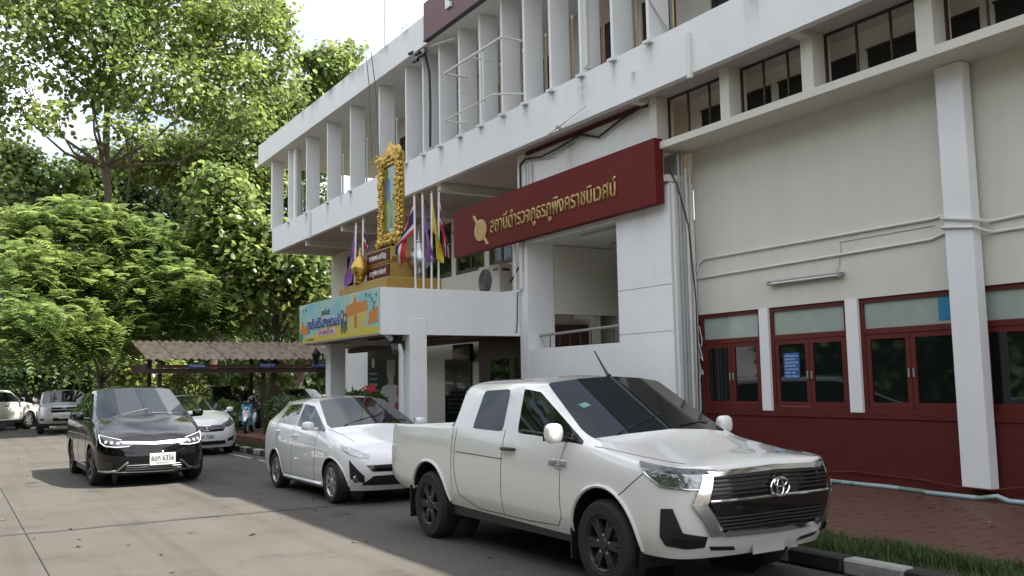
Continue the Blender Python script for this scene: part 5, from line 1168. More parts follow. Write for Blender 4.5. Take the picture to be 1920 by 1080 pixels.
c.patch('sticker', 'top', [(.90, -.50), (.90, -.58)], [(.84, -.52), (.84, -.60)], solid('sticker_green', (0.10, 0.30, 0.22), .5), .003, .002, nu=2, nv=2)

# ---------------------------------------------------------------- white hatchback
c = Car('hatchback', (-13.78, 5.46, 0), 0, 'bright white hatchback with silver alloys parked between the pickup and the sedan', GP)
HATCH = dict(L=4.0, W=1.695, H=1.48, paint=M['paint_white2'], crown=.075, hood_in=1.0, floor=.17, lv=3,
  z=[[(2, .20), (-2, .22)], .34, .58, [(2, .76), (1, .86), (-1, .92), (-2, .95)], [(2, .80), (1.45, .90), (.95, .985), (0, 1.02), (-1.4, 1.07), (-2, 1.08)]],
  yf=[.93, .985, 1.0, .985, [(2, .84), (1, .90), (-1, .925), (-2, .88)]],
  front=[(.16, .19), (.06, .30), (0, .50), (.07, .68), (.20, .775)], rear=[(.12, .25), (.03, .36), (0, .58), (.06, .84), (.16, 1.04)],
  fplan=[(.035, .42), (.16, .76), (.46, .955)], rplan=[(.02, .45), (.08, .80), (.30, .965)],
  mids=[dict(t='hood', x=1.25, c=.085), dict(t='cowl', x=.92, d=.20, c=.07), dict(t='cab', x=.30, xt=.06, yt=.60, zt=1.335, yr=.535, zr=1.425, zc=1.465, d=.12),
    dict(t='cab', x=-.28, xt=-.30, yt=.625, zt=1.375, yr=.56, zr=1.45, zc=1.495, d=0, side='black'), dict(t='cab', x=-.38, xt=-.40, yt=.625, zt=1.375, yr=.56, zr=1.45, zc=1.495, d=0),
    dict(t='cab', x=-1.22, xt=-1.16, yt=.59, zt=1.345, yr=.53, zr=1.43, zc=1.47, d=0, side='body'), dict(t='cab', x=-1.55, xt=-1.46, yt=.56, zt=1.31, yr=.50, zr=1.40, zc=1.44, d=-.05, side='body'), dict(t='tail', x=-1.76, d=-.06)],
  arch=[(1.34, .30, .335), (-1.19, .30, .335)])
c.shell(HATCH); c.wheels(.298, .205, .195, 'thin', M['rim_silver'], 7); c.arch_trim(M['paint_white2'], .008)
for sg in (1, -1):
    cx = 1.05
    hl = c.patch('headlight', 'cyl', [(58, .815), (48, .785), (38, .735), (29, .675)], [(56, .765), (48, .70), (38, .645), (30, .64)], M['lens'], .008, .03, sg, cx, nu=16, nv=6)
    for th, z, r in ((48, .765, .042), (39, .715, .036)):
        p, n = c.hit('cyl', th, z, sg, cx); q = MB(); bm = bmesh.new(); bmesh.ops.create_uvsphere(bm, u_segments=14, v_segments=8, radius=r); q.addbm(bm, 0, Matrix.Translation(p-n*r*.7)); q.build('reflector', M['lens_white'], hl, True)
    c.patch('fog_lamp_frame', 'cyl', [(46, .62), (33, .40)], [(45, .36), (33, .30)], M['black_plastic'], .006, .03, sg, cx, nu=8, nv=6)
    p, n = c.hit('cyl', 39, .365, sg, cx); q = MB(); q.lathe([(0, .0), (.045, .0), (.055, -.02)], 16, tuple(p+n*.012), 'X'); q.build('fog_lamp', M['lens'], c.root, True)
    c.mirror(.62, 1.0, M['paint_white2'], sg, (.12, .18, .13), .06); c.handle(-.10, .89, sg, M['paint_white2'], .09); c.handle(-.98, .93, sg, M['paint_white2'], .09)
    c.patch('tail_light', 'cyl', [(138, 1.05), (158, 1.04)], [(138, .78), (156, .80)], M['lens_red'], .008, .02, sg, -1.3, nu=6, nv=6)
    q = MB(); p, n = c.hit('side', .98, .74, sg); q.lathe([(0, 0), (.016, 0), (.02, -.01*sg)], 10, tuple(p+n*.006), 'Y'); q.build('side_repeater', M['lens_white'], c.root, True)
c.patch('grille', 'front', [(-.52, .545), (0, .555), (.52, .545)], [(-.44, .46), (0, .455), (.44, .46)], M['gloss_black'], .006, .03, nu=16, nv=3)
c.patch('lower_grille', 'front', [(-.42, .40), (0, .41), (.42, .40)], [(-.56, .275), (0, .265), (.56, .275)], M['black_plastic'], .006, .03, nu=16, nv=3)
c.plate(0, .50, text='', w=.33, h=.14)
c.rod('sill_skirt', 'side', [(.95, .235), (-.80, .235)], .030, M['paint_white2'], 0, 1); c.rod('sill_skirt', 'side', [(.95, .235), (-.80, .235)], .030, M['paint_white2'], 0, -1)
DS = [('side', [(.74, 1.0), (.73, .6), (.66, .27)], (1, -1)), ('side', [(-.33, 1.03), (-.34, .6), (-.36, .27)], (1, -1)), ('side', [(-1.2, 1.06), (-1.10, .80), (-.84, .42), (-.80, .27)], (1, -1)), ('side', [(.66, .27), (-.8, .27)], (1, -1)), ('top', [(1.55, .56), (1.2, .66), (.98, .72)], (1, -1))]
c.seams(DS); c.wipers([((1.02, -.5), (.88, .05)), ((1.04, .10), (.88, .55))])
p, n = c.hit('top', -1.25, 0); q = MB(); q.tube([p, p+Vector((-.25, 0, .22))], [.012, .004], 6); q.build('aerial', M['black_plastic'], c.root, True)

# ---------------------------------------------------------------- black people carrier on the road
c = Car('people_carrier', (-18.97, 3.06, 0), 0, 'black people carrier with white light bar driving on the sunlit road', GP)
MPV = dict(L=4.75, W=1.84, H=1.70, paint=M['paint_black'], crown=.065, hood_in=1.1, floor=.17, lv=3,
  z=[[(2.3, .22), (-2.3, .24)], .38, .66, [(2.3, .79), (1, .97), (-2.3, 1.02)], [(2.3, .84), (1.75, .98), (1.25, 1.09), (0, 1.14), (-2, 1.17)]],
  yf=[.94, .99, 1.0, .985, [(2.3, .86), (1.2, .935), (-2, .945)]],
  front=[(.16, .21), (.05, .30), (0, .50), (.05, .72), (.16, .81)], rear=[(.10, .28), (.03, .40), (0, .66), (.05, .98), (.10, 1.14)],
  fplan=[(.03, .42), (.13, .76), (.42, .955)], rplan=[(.02, .45), (.07, .82), (.26, .965)],
  mids=[dict(t='hood', x=1.60, c=.07), dict(t='cowl', x=1.18, d=.25, c=.07), dict(t='cab', x=.45, xt=.12, yt=.70, zt=1.565, yr=.65, zr=1.640, zc=1.675, d=.14),
    dict(t='cab', x=-.10, xt=-.12, yt=.715, zt=1.59, yr=.66, zr=1.66, zc=1.705, d=0, side='black'), dict(t='cab', x=-.20, xt=-.22, yt=.715, zt=1.59, yr=.66, zr=1.66, zc=1.71, d=0),
    dict(t='cab', x=-1.12, xt=-1.12, yt=.665, zt=1.575, yr=.60, zr=1.65, zc=1.70, d=0, side='black'), dict(t='cab', x=-1.22, xt=-1.22, yt=.665, zt=1.57, yr=.60, zr=1.65, zc=1.70, d=0), dict(t='cab', x=-1.98, xt=-1.86, yt=.62, zt=1.53, yr=.57, zr=1.61, zc=1.66, d=-.04, side='body'), dict(t='tail', x=-2.16, d=-.06)],
  arch=[(1.46, .335, .375), (-1.36, .335, .375)])
c.shell(MPV); c.wheels(.338, .222, .215, 'fat', M['rim_black'], 5, steer=.10); c.arch_trim(M['paint_black'], .008)
for sg in (1, -1):
    cx = 1.3
    hl = c.patch('headlight', 'cyl', [(54, .875), (42, .825), (32, .785), (20, .745)], [(50, .775), (42, .705), (32, .675), (20, .685)], M['lens_dark'], .008, .03, sg, cx, nu=18, nv=6)
    c.rod('running_light', 'cyl', [(54, .875), (48, .745), (42, .69), (32, .67), (22, .68)], .009, M['lens_white'], .012, sg, cx, parent=hl)
    c.rod('running_light', 'cyl', [(54, .875), (42, .83), (30, .785)], .008, M['lens_white'], .012, sg, cx, parent=hl)
    for th, z in ((43, .757), (37.5, .745), (32, .735)):
        p, n = c.hit('cyl', th, z, sg, cx); q = MB(); bm = bmesh.new(); bmesh.ops.create_uvsphere(bm, u_segments=12, v_segments=8, radius=.034); q.addbm(bm, 0, Matrix.Translation(p-n*.012)); q.build('lamp_bulb', M['lens_white'], hl, True)
    c.rod('bumper_trim', 'cyl', [(52, .275), (40, .27), (32, .29), (24, .40), (22, .425)], .018, M['satin'], .008, sg, cx)
    c.patch('fog_recess', 'cyl', [(47, .47), (36, .42)], [(46, .32), (35, .31)], M['gloss_black'], .004, .02, sg, cx, nu=8, nv=4)
    c.mirror(.80, 1.12, M['paint_black'], sg, (.13, .20, .14), .08); c.handle(.02, .98, sg, M['satin'], .11); c.handle(-.92, 1.0, sg, M['satin'], .11)
    c.rod('sill_strip', 'side', [(1.02, .30), (-.95, .30)], .015, M['satin'], .002, sg)
    c.patch('tail_light', 'cyl', [(142, 1.12), (160, 1.10)], [(142, .96), (160, .98)], M['lens_red'], .008, .02, sg, -1.6, nu=6, nv=4)
c.patch('light_bar', 'front', [(-.56, .770), (0, .742), (.56, .770)], [(-.50, .718), (0, .698), (.50, .718)], M['satin'], .012, .03, nu=20, nv=3)
c.patch('lower_grille', 'front', [(-.46, .40), (0, .405), (.46, .40)], [(-.50, .27), (0, .265), (.50, .27)], M['black_plastic'], .004, .03, nu=16, nv=3)
for z in (.30, .335, .37): c.rod('grille_bar', 'front', [(-.45, z), (.45, z)], .007, M['grey_metal'], .010, sub_n=12)
c.rod('bumper_lip', 'front', [(-.62, .262), (0, .25), (.62, .262)], .010, M['satin'], .008, sub_n=12)
c.plate(.12, .455, text='6ขก 6356', w=.42, h=.20, sub='กรุงเทพมหานคร')
q = MB(); p, n = c.hit('front', .12, .58); bm = bmesh.new(); bmesh.ops.create_uvsphere(bm, u_segments=10, v_segments=6, radius=.018); q.addbm(bm, 0, Matrix.Translation(p)); q.build('nose_camera', M['lens_white'], c.root, True)
c.seams([('side', [(.92, 1.12), (.90, .7), (.84, .32)], (1, -1)), ('side', [(-.15, 1.15), (-.16, .7), (-.18, .32)], (1, -1)), ('side', [(-1.15, 1.16), (-1.05, .86), (-.98, .5), (-.96, .32)], (1, -1)), ('top', [(1.98, .60), (1.6, .70), (1.3, .80)], (1, -1))])
c.wipers([((1.36, -.55), (1.22, .05)), ((1.38, .10), (1.24, .60))])

# ---------------------------------------------------------------- white sedan
c = Car('sedan', (-25.14, 5.40, 0), 0, 'white sedan with dark chrome barred grille parked behind the black people carrier', GP)
SED = dict(L=4.44, W=1.69, H=1.47, paint=M['paint_white2'], crown=.075, hood_in=1.0, floor=.17, lv=3,
  z=[[(2.2, .20), (-2.2, .22)], .34, .60, [(2.2, .76), (1, .88), (-2.2, .92)], [(2.2, .82), (1.6, .92), (1.05, 1.0), (0, 1.03), (-1.4, 1.06), (-2.2, 1.05)]],
  yf=[.93, .985, 1.0, .985, [(2.2, .86), (1, .90), (-1, .92), (-2.2, .88)]],
  front=[(.15, .19), (.05, .30), (0, .52), (.05, .70), (.16, .81)], rear=[(.10, .25), (.03, .36), (0, .60), (.04, .88), (.08, 1.02)],
  fplan=[(.03, .42), (.14, .76), (.42, .955)], rplan=[(.02, .45), (.07, .80), (.28, .965)],
  mids=[dict(t='hood', x=1.45, c=.085), dict(t='cowl', x=1.08, d=.20, c=.07), dict(t='cab', x=.45, xt=.20, yt=.60, zt=1.325, yr=.535, zr=1.415, zc=1.455, d=.12),
    dict(t='cab', x=-.18, xt=-.20, yt=.62, zt=1.365, yr=.555, zr=1.44, zc=1.485, d=0, side='black'), dict(t='cab', x=-.28, xt=-.30, yt=.62, zt=1.365, yr=.555, zr=1.44, zc=1.485, d=0),
    dict(t='cab', x=-1.15, xt=-.95, yt=.585, zt=1.325, yr=.525, zr=1.41, zc=1.45, d=-.03, side='body'), dict(t='tail', x=-1.62, d=-.10), dict(t='hood', x=-1.95, c=.04)],
  arch=[(1.42, .30, .335), (-1.18, .30, .335)])
c.shell(SED); c.wheels(.298, .20, .19, 'thin', M['rim_silver'], 8); c.arch_trim(M['paint_white2'], .007)
for sg in (1, -1):
    cx = 1.25
    c.patch('headlight', 'cyl', [(58, .90), (46, .86), (34, .80), (26, .77)], [(57, .84), (46, .745), (34, .68), (27, .68)], M['lens'], .008, .03, sg, cx, nu=14, nv=5)
    c.patch('fog_lamp_frame', 'cyl', [(46, .47), (32, .40)], [(45, .36), (31, .33)], M['black_plastic'], .006, .03, sg, cx, nu=8, nv=4)
    c.mirror(.78, 1.02, M['paint_white2'], sg, (.12, .18, .13), .06); c.handle(0, .92, sg, M['paint_white2'], .09); c.handle(-.85, .94, sg, M['paint_white2'], .09)
c.patch('grille', 'front', [(-.50, .735), (0, .74), (.50, .735)], [(-.40, .59), (0, .575), (.40, .59)], M['gloss_black'], .006, .03, nu=16, nv=4)
for z, w, m in ((.715, .52, 'chrome'), (.69, .48, 'grey_metal'), (.66, .46, 'grey_metal'), (.63, .44, 'grey_metal')): c.rod('grille_bar', 'front', [(-w, z+.02), (0, z), (w, z+.02)], .012, M[m], .012, sub_n=8)
ex = c.hit('front', 0, .665)[0].x+.03; q = MB()
q.tube([(ex, -.075, .72), (ex, -.055, .61), (ex, .055, .61), (ex, .075, .72), (ex, -.075, .72)], .007, 6); q.tube([(ex, -.042, .71), (ex, -.036, .625)], .009, 6); q.tube([(ex, .042, .71), (ex, .036, .625)], .009, 6); q.tube([(ex, -.04, .668), (ex, .04, .668)], .009, 6); q.build('emblem', M['chrome'], c.root, True)
c.patch('lower_grille', 'front', [(-.46, .36), (0, .36), (.46, .36)], [(-.50, .27), (0, .26), (.50, .27)], M['black_plastic'], .006, .03, nu=14, nv=3)
c.plate(.0, .44, text='กท 7286', w=.38, h=.17); c.seams([('top', [(1.75, .56), (1.4, .66), (1.1, .72)], (1, -1)), ('side', [(.86, 1.0), (.84, .6), (.78, .27)], (1, -1)), ('side', [(-.23, 1.04), (-.25, .27)], (1, -1))])

# ---------------------------------------------------------------- silver pickup far left
c = Car('pickup_truck', (-40.9, 3.95, 0), -0.06, 'champagne silver pickup with dark barred grille parked under the trees', GP, 'pickup truck')
PK = dict(L=5.1, W=1.80, H=1.66, paint=M['paint_silver'], crown=.08, hood_in=1.0, lv=2, floor=.32, bed=True, belt_crease=.5,
  z=[.42, .54, .80, [(2.5, .98), (0, 1.08), (-2.5, 1.10)], [(2.4, 1.03), (1.3, 1.15), (.6, 1.21), (-2.55, 1.24)]], yf=[.93, .985, 1.0, .975, [(2.5, .90), (0, .935), (-2.5, .955)]],
  front=[(.15, .40), (.05, .50), (0, .72), (.05, .95), (.14, 1.05)], rear=[(.10, .55), (.02, .62), (.03, .85), (.03, 1.05), (.05, 1.2)], fplan=[(.02, .45), (.10, .79), (.36, .965)], rplan=[(.0, .5), (.015, .90), (.09, .985)],
  mids=[dict(t='hood', x=1.7, c=.08), dict(t='cowl', x=1.15, d=.16, c=.075), dict(t='cab', x=.6, xt=.45, yt=.735, zt=1.62, yr=.665, zr=1.70, zc=1.75, d=.10), dict(t='cab', x=-.1, xt=-.1, yt=.745, zt=1.65, yr=.675, zr=1.72, zc=1.78, d=0, side='black'), dict(t='cab', x=-.2, xt=-.2, yt=.745, zt=1.65, yr=.675, zr=1.72, zc=1.78, d=0),
    dict(t='cab', x=-.93, xt=-.86, yt=.70, zt=1.58, yr=.64, zr=1.68, zc=1.74, d=-.03), dict(t='cab', x=-.985, xt=-.965, yt=.74, zt=1.36, yr=.66, zr=1.39, zc=1.39, d=0, side='body'), dict(t='bed', x=-1.03), dict(t='bed', x=-1.9)], arch=[(1.5, .38, .43), (-1.5, .38, .43)])
c.shell(PK); c.wheels(.36, .21, .23, 'fat', M['rim_silver'], 6, lug=False)
for sg in (1, -1):
    c.patch('headlight', 'cyl', [(58, 1.03), (44, 1.02), (34, .98)], [(57, .88), (44, .82), (35, .82)], M['lens'], .01, .03, sg, 1.4, nu=10, nv=4)
    c.patch('bumper_slot', 'cyl', [(46, .60), (34, .60)], [(45, .53), (34, .53)], M['black_plastic'], .006, .03, sg, 1.4, nu=6, nv=2); c.mirror(.9, 1.22, M['paint_silver'] if sg > 0 else M['chrome'], sg, (.12, .19, .19), .07)
for z0, z1 in ((1.0, .94), (.90, .82)): c.patch('grille', 'front', [(-.46, z0), (.46, z0)], [(-.44, z1), (.44, z1)], M['gloss_black'], .008, .02, nu=12, nv=2)
c.patch('lower_grille', 'front', [(-.40, .62), (.40, .62)], [(-.38, .50), (.38, .50)], M['gloss_black'], .006, .02, nu=12, nv=2)
q = MB(); p, n = c.hit('front', 0, .92); q.lathe([(0, 0), (.085, 0), (.09, -.02)], 18, tuple(p+Vector((.02, 0, 0))), 'X'); q.build('emblem', M['chrome'], c.root, True); c.plate(0, .665, w=.38, h=.15)

# ---------------------------------------------------------------- pale pickup at the very left, seen from its side
c = Car('pickup_truck', (-44.5, 1.45, 0), math.radians(140), 'pale silver pickup with black windows seen from the side under the trees', GP, 'pickup truck')
P2 = dict(PK); P2['paint'] = M['paint_silver']; P2['H'] = 1.74
c.shell(P2); c.wheels(.37, .22, .23, 'fat', M['rim_silver'], 6, lug=False)
for sg in (1, -1):
    c.patch('headlight', 'cyl', [(58, 1.03), (44, 1.02), (34, .98)], [(57, .88), (44, .82), (35, .82)], M['lens'], .01, .03, sg, 1.4, nu=10, nv=4); c.mirror(.85, 1.22, M['chrome'], sg, (.12, .19, .19), .08); c.handle(.15, 1.05, sg, M['black_plastic'])
    c.rod('side_step', 'side', [(.9, .46), (-.9, .46)], .03, M['satin'], .03, sg)
c.seams([('side', [(.98, 1.16), (.96, .5)], (1, -1)), ('side', [(-.15, 1.2), (-.16, .5)], (1, -1)), ('side', [(-.98, 1.2), (-.98, .55)], (1, -1))])

# ---------------------------------------------------------------- dark cars under the car port, and a white one behind the pickup
c = Car('hatchback', (-36.4, 9.35, 0), 0.0, 'black car with black windows under the car port behind the scooter', 'cars under the car port')
D1 = dict(MPV); D1.update(paint=M['paint_dark'], lv=2, H=1.72); c.shell(D1); c.wheels(.33, .21, .2, 'fat', M['rim_silver'], 5, lug=False)
for sg in (1, -1): c.patch('headlight', 'cyl', [(50, .92), (25, .85)], [(48, .82), (25, .77)], M['lens'], .008, .03, sg, 1.3, nu=8, nv=3)
c.plate(0, .5, w=.4, h=.16); c.patch('grille', 'front', [(-.5, .82), (.5, .82)], [(-.45, .70), (.45, .70)], M['satin'], .006, .02, nu=8, nv=2)
c = Car('hatchback', (-36.6, 12.4, 0), 0.0, 'dark car under the far bay of the car port beside the hedge', 'cars under the car port')
D2 = dict(HATCH); D2.update(paint=M['paint_dark'], lv=2, H=1.55); c.shell(D2); c.wheels(.298, .205, .195, 'thin', M['rim_silver'], 7, lug=False)
c = Car('people_carrier', (-11.35, 8.5, 0.10), math.radians(-42), 'white people carrier parked on the tiles behind the pickup cab', GP)
D3 = dict(MPV); D3.update(paint=M['paint_white2'], lv=2, H=1.58, L=3.9, arch=[(1.20, .335, .36), (-1.15, .335, .36)]); c.shell(D3); c.wheels(.33, .21, .2, 'fat', M['rim_silver'], 5, lug=False)

# ---------------------------------------------------------------- turquoise scooter
sc = empty('scooter', (-31.2, 8.75, 0.10), -0.45, 'turquoise and white motor scooter with black seat parked beside the hedge', 'scooter')
def tyre(x, r, rr, w):
    t = MB(); t.lathe([(rr, -w/2), (r-.02, -w/2), (r, -w/4), (r, w/4), (r-.02, w/2), (rr, w/2)], 24, (x, 0, r), 'Y'); o = t.build('wheel', M['rubber'], sc, True)
    t = MB(); t.lathe([(rr, -w*.4), (rr-.02, -w*.3), (rr-.02, w*.3), (rr, w*.4)], 20, (x, 0, r), 'Y')
    for k in range(5): a = k*1.2566; t.tube([(x+.03*math.cos(a), 0, r+.03*math.sin(a)), (x+(rr-.01)*math.cos(a), 0, r+(rr-.01)*math.sin(a))], .014, 6)
    t.tube([(x, -.07, r), (x, .07, r)], .03, 8); t.build('rim', M['rim_silver'], o, True)
tyre(.60, .26, .17, .10); tyre(-.58, .26, .17, .11)
def loft(name, secs, m, par=sc):
    q = MB(); n_ = 12; V = []
    for (x, z, w, h) in secs:
        for k in range(n_): a = 2*math.pi*k/n_; V.append((x, w*math.copysign(abs(math.cos(a))**.7, math.cos(a)), z+h*math.copysign(abs(math.sin(a))**.7, math.sin(a))))
    F_ = [(i*n_+k, i*n_+(k+1) % n_, (i+1)*n_+(k+1) % n_, (i+1)*n_+k) for i in range(len(secs)-1) for k in range(n_)]
    F_ += [tuple(range(n_))[::-1], tuple(range((len(secs)-1)*n_, len(secs)*n_))]
    q.add(V, F_); return q.build(name, m, par, True)
loft('rear_body', [(-.88, .62, .03, .03), (-.75, .60, .12, .10), (-.45, .55, .16, .16), (-.10, .48, .15, .20), (.0, .42, .13, .14)], M['paint_white2'])
loft('side_cover', [(-.80, .52, .05, .04), (-.55, .45, .175, .11), (-.2, .40, .165, .14), (.02, .34, .12, .10)], M['blue_paint'])
loft('floor_board', [(-.12, .28, .14, .06), (.15, .26, .16, .05), (.34, .30, .15, .06)], M['blue_paint'])
q = MB(); pr = [(.32, .28), (.40, .50), (.46, .78), (.50, .98), (.56, .96), (.55, .74), (.50, .48), (.42, .26)]
for (x0, z0), (x1, z1) in zip(pr[:4], pr[1:4]): q.box(x0, x1+.06, -.17, .17, z0, z1, b=.03)
q.build('leg_shield', M['blue_paint'], sc)
loft('front_cowl', [(.50, .62, .13, .17), (.56, .66, .13, .20), (.62, .72, .09, .17), (.64, .74, .04, .10)], M['paint_white2'])
loft('front_fender', [(.38, .50, .05, .02), (.48, .56, .075, .03), (.62, .575, .08, .03), (.78, .52, .07, .03), (.88, .43, .04, .02)], M['paint_white2'])
q = MB(); q.tube([(.60, .07, .26), (.52, .07, .56), (.48, .02, .98)], .022, 8); q.tube([(.60, -.07, .26), (.52, -.07, .56), (.48, -.02, .98)], .022, 8); q.build('fork', M['grey_metal'], sc, True)
q = MB(); q.tube([(.36, -.33, 1.02), (.46, -.16, 1.02), (.48, 0, 1.0), (.46, .16, 1.02), (.36, .33, 1.02)], [.018, .016, .02, .016, .018], 8); q.build('handlebar', M['black_plastic'], sc, True)
loft('handlebar_cowl', [(.40, 1.0, .15, .05), (.50, 1.02, .15, .07), (.58, 1.0, .09, .05)], M['gloss_black'])
q = MB(); bm = bmesh.new(); bmesh.ops.create_uvsphere(bm, u_segments=14, v_segments=8, radius=.07); q.addbm(bm, 0, Matrix.Translation((.60, 0, .82))); q.build('headlight', M['lens'], sc, True)
loft('seat', [(-.78, .75, .10, .03), (-.5, .76, .14, .05), (-.2, .73, .13, .055), (.0, .68, .08, .04)], M['black_plastic'])
for sg in (1, -1):
    q = MB(); q.tube([(.44, sg*.2, 1.03), (.42, sg*.30, 1.22)], .008, 6); bm = bmesh.new(); bmesh.ops.create_uvsphere(bm, u_segments=12, v_segments=8, radius=.06); q.addbm(bm, 0, Matrix.Translation((.42, sg*.32, 1.25)) @ Matrix.Diagonal((.3, 1, .8, 1))); q.build('mirror', M['gloss_black'], sc, True)
q = MB(); bm = bmesh.new(); bmesh.ops.create_uvsphere(bm, u_segments=16, v_segments=10, radius=.14); q.addbm(bm, 0, Matrix.Translation((.30, .12, 1.12)) @ Matrix.Diagonal((1.1, 1, 1, 1))); thing('helmet', q, M['gloss_black'], 'black helmet hung on the scooter handlebar', 'helmet', smooth=True).matrix_world = sc.matrix_basis
# ================================================================ CAR PORT, WALLS, PLANTS, TREES
cp = empty('car_port', (-34.5, 10, 0), label='open car port with weathered corrugated roof sheets and small blue signs', cat='car port')
ry0, ry1, xe, ze, xr, zr = 5.75, 16.2, -33.0, 2.64, -36.2, 3.42
def sheet_mesh(w, n=4):
    q = MB(); V = []; k = 6; nx = n*k
    for j in range(4):
        t = j/3; x = (xr-xe)*t; z = (zr-ze)*t + 0.02*math.sin(t*6)
        for i in range(nx+1): V.append((x, i*w/nx, z+0.030*math.sin(2*math.pi*i/k)))
    F = [(j*(nx+1)+i, j*(nx+1)+i+1, (j+1)*(nx+1)+i+1, (j+1)*(nx+1)+i) for j in range(3) for i in range(nx)]
    nV = len(V); V += [(a, b, c-.02) for a, b, c in V]; F += [tuple(v+nV for v in f[::-1]) for f in F]
    F += [(i+1, i, nV+i, nV+i+1) for i in range(nx)]
    q.add(V, F); return q.mesh('roof_sheet', M['roof_sheet'], True)
w = 0.9; smesh = sheet_mesh(w+0.1)
k = 0; y = ry0
while y < ry1:
    o = obj('roof_sheet', smesh, cp); o.matrix_parent_inverse = Matrix.Translation(-Vector(cp.location))
    o.location = (xe+random.uniform(-.06, .06), y, ze+random.uniform(-.004, .006) + (.012 if k % 2 else 0)); o.rotation_euler = (random.uniform(-.003, .003), random.uniform(-.005, .005), random.uniform(-.006, .006)); y += w; k += 1
def csub(name, mb, m, smooth=False): o = mb.build(name, m, cp, smooth); o.matrix_parent_inverse = Matrix.Translation(-Vector(cp.location)); return o
q = MB(); q.box(-33.35, -33.25, 6.1, ry1, 2.34, 2.46); csub('eave_beam', q, M['timber'])
q = MB(); q.box(-33.5, -33.36, ry0+.1, ry1, 2.16, 2.33); csub('eave_beam', q, M['wood_pole'])
for yy in (6.35, 10.02, 10.42, 14.0):
    q = MB(); q.box(-34.05, -33.93, yy-.07, yy+.07, 0, 2.16); csub('post', q, M['wood_pole'])
    q = MB(); q.prism([(-33.3, yy-.05, 2.34), (-36.3, yy-.05, 3.1), (-36.3, yy-.05, 3.25), (-33.3, yy-.05, 2.5)], (0, .1, 0)); csub('rafter', q, M['timber'])
for yy in (6.4, 10.2, 14.0): q = MB(); q.box(-36.3, -36.15, yy-.07, yy+.07, 0, 3.2); csub('post', q, M['wood_pole'])
q = MB(); q.box(-33.6, -36.3, ry0+.05, ry0+.12, 2.2, 2.5); csub('end_beam', q, M['wood_pole'])
for yc, lab in ((7.45, 'ที่จอดรถ'), (9.95, 'ข้าราชการ'), (11.9, 'ประชาชน')):
    q = MB(); q.box(-33.245, -33.22, yc-.30, yc+.30, 2.33, 2.50); sgn = thing('bay_sign', q, solid('bay_blue', (0.03, 0.06, 0.30), .5), {7.45: 'small blue parking sign on the near end of the car port beam', 9.95: 'small blue and white sign over the car port posts', 11.9: 'small pale sign on the car port beam next to the lantern'}[yc], 'sign', 'small signs on the car port beam')
    text_obj('lettering', lab, M['white'], (-33.219, yc-.25, 2.385), (0, 1, 0), (0, 0, 1), width=.5, height=.12, offset=.02, extrude=.001, parent=sgn, lift=.001)
# garden wall of pale blocks behind the car port, darker wall behind the parked pickups
gw = empty('garden_wall', (-39, 11, 0), label='low pale block wall catching sunlight behind the car port', cat='wall')
q = MB(); q.box(-.195, .195, -.10, .10, 0, .19, b=.01); bmsh = q.mesh('block', M['wall_block'])
k = 0
for r in range(6):
    for c_ in range(26):
        yy = 6.9 + c_*.41 + (.2 if r % 2 else 0)
        o = obj('block', bmsh, gw); o.location = (0, yy-11, r*.197); o.rotation_euler = (random.uniform(-.01, .01), random.uniform(-.01, .01), math.pi/2+random.uniform(-.01, .01)); k += 1
q = MB(); q.box(-.13, .13, -4.3, 6.9, 1.185, 1.245); o = q.build('coping', M['wall_block'], gw)
q = MB(); q.box(-49.2, -49.0, -14, 8.5, -.05, 1.75); q.box(-49.25, -48.95, -14, 8.5, 1.751, 1.82); thing('boundary_wall', q, M['wall_dark'], 'dark boundary wall behind the silver pickups', 'wall')
# brick edging and hedge
q = MB(); q.box(-.098, .098, -.05, .05, 0, .075, b=.004); bk = q.mesh('brick', mat('edging_brick', (0.17, 0.07, 0.05), .85, var=.2, scale=3, island=.3))
ed = empty('planter_edging', (-27, 7.05, .08), label='low red brick edging between the grass and the hedge', cat='edging')
for r in range(3):
    for c_ in range(40): o = obj('brick', bk, ed); o.location = (-4.2+c_*.208+(.1 if r % 2 else 0), random.uniform(-.004, .004), r*.083); o.rotation_euler.z = random.uniform(-.02, .02)

def leaf_cloud(name, pts, nrm, size, m, shape='broad', sz_var=.45):
    """pts (n,3), nrm (n,3): leaf blades of real size, each bent along its midrib"""
    n = len(pts); rng = RNG
    t = rng.normal(size=(n, 3)); t[:, 2] -= .55; t -= nrm*(t*nrm).sum(1)[:, None]; t /= np.linalg.norm(t, axis=1)[:, None]+1e-9
    b = np.cross(nrm, t); s = size*(1-sz_var+2*sz_var*rng.random(n))[:, None]
    if shape == 'broad':
        tpl = [(0, 0, 0), (.30, .36, .05), (.72, .33, .02), (1, 0, -.12), (.72, -.33, .02), (.30, -.36, .05), (.5, 0, -.03)]; fc = [(0, 6, 1), (1, 6, 2), (2, 6, 3), (3, 6, 4), (4, 6, 5), (5, 6, 0)]
    else:
        tpl = [(0, 0, 0), (.5, .22, .03), (1, 0, -.08), (.5, -.22, .03)]; fc = [(0, 1, 2), (0, 2, 3)]
    k = len(tpl); V = np.empty((n, k, 3))
    for q, (u, w, h) in enumerate(tpl): V[:, q] = pts + s*(t*u + b*w + nrm*h)
    F = (np.array(fc)[None] + (np.arange(n)*k)[:, None, None]).reshape(-1, 3)
    return V.reshape(-1, 3), F
def np_mesh(name, V, F, m):
    me = bpy.data.meshes.new(name); me.vertices.add(len(V)); me.vertices.foreach_set('co', np.ascontiguousarray(V, np.float32).ravel())
    me.loops.add(F.size); me.loops.foreach_set('vertex_index', np.ascontiguousarray(F, np.int32).ravel()); me.polygons.add(len(F))
    me.polygons.foreach_set('loop_start', np.arange(0, F.size, 3, dtype=np.int32)); me.materials.append(m); me.update(calc_edges=True); return me
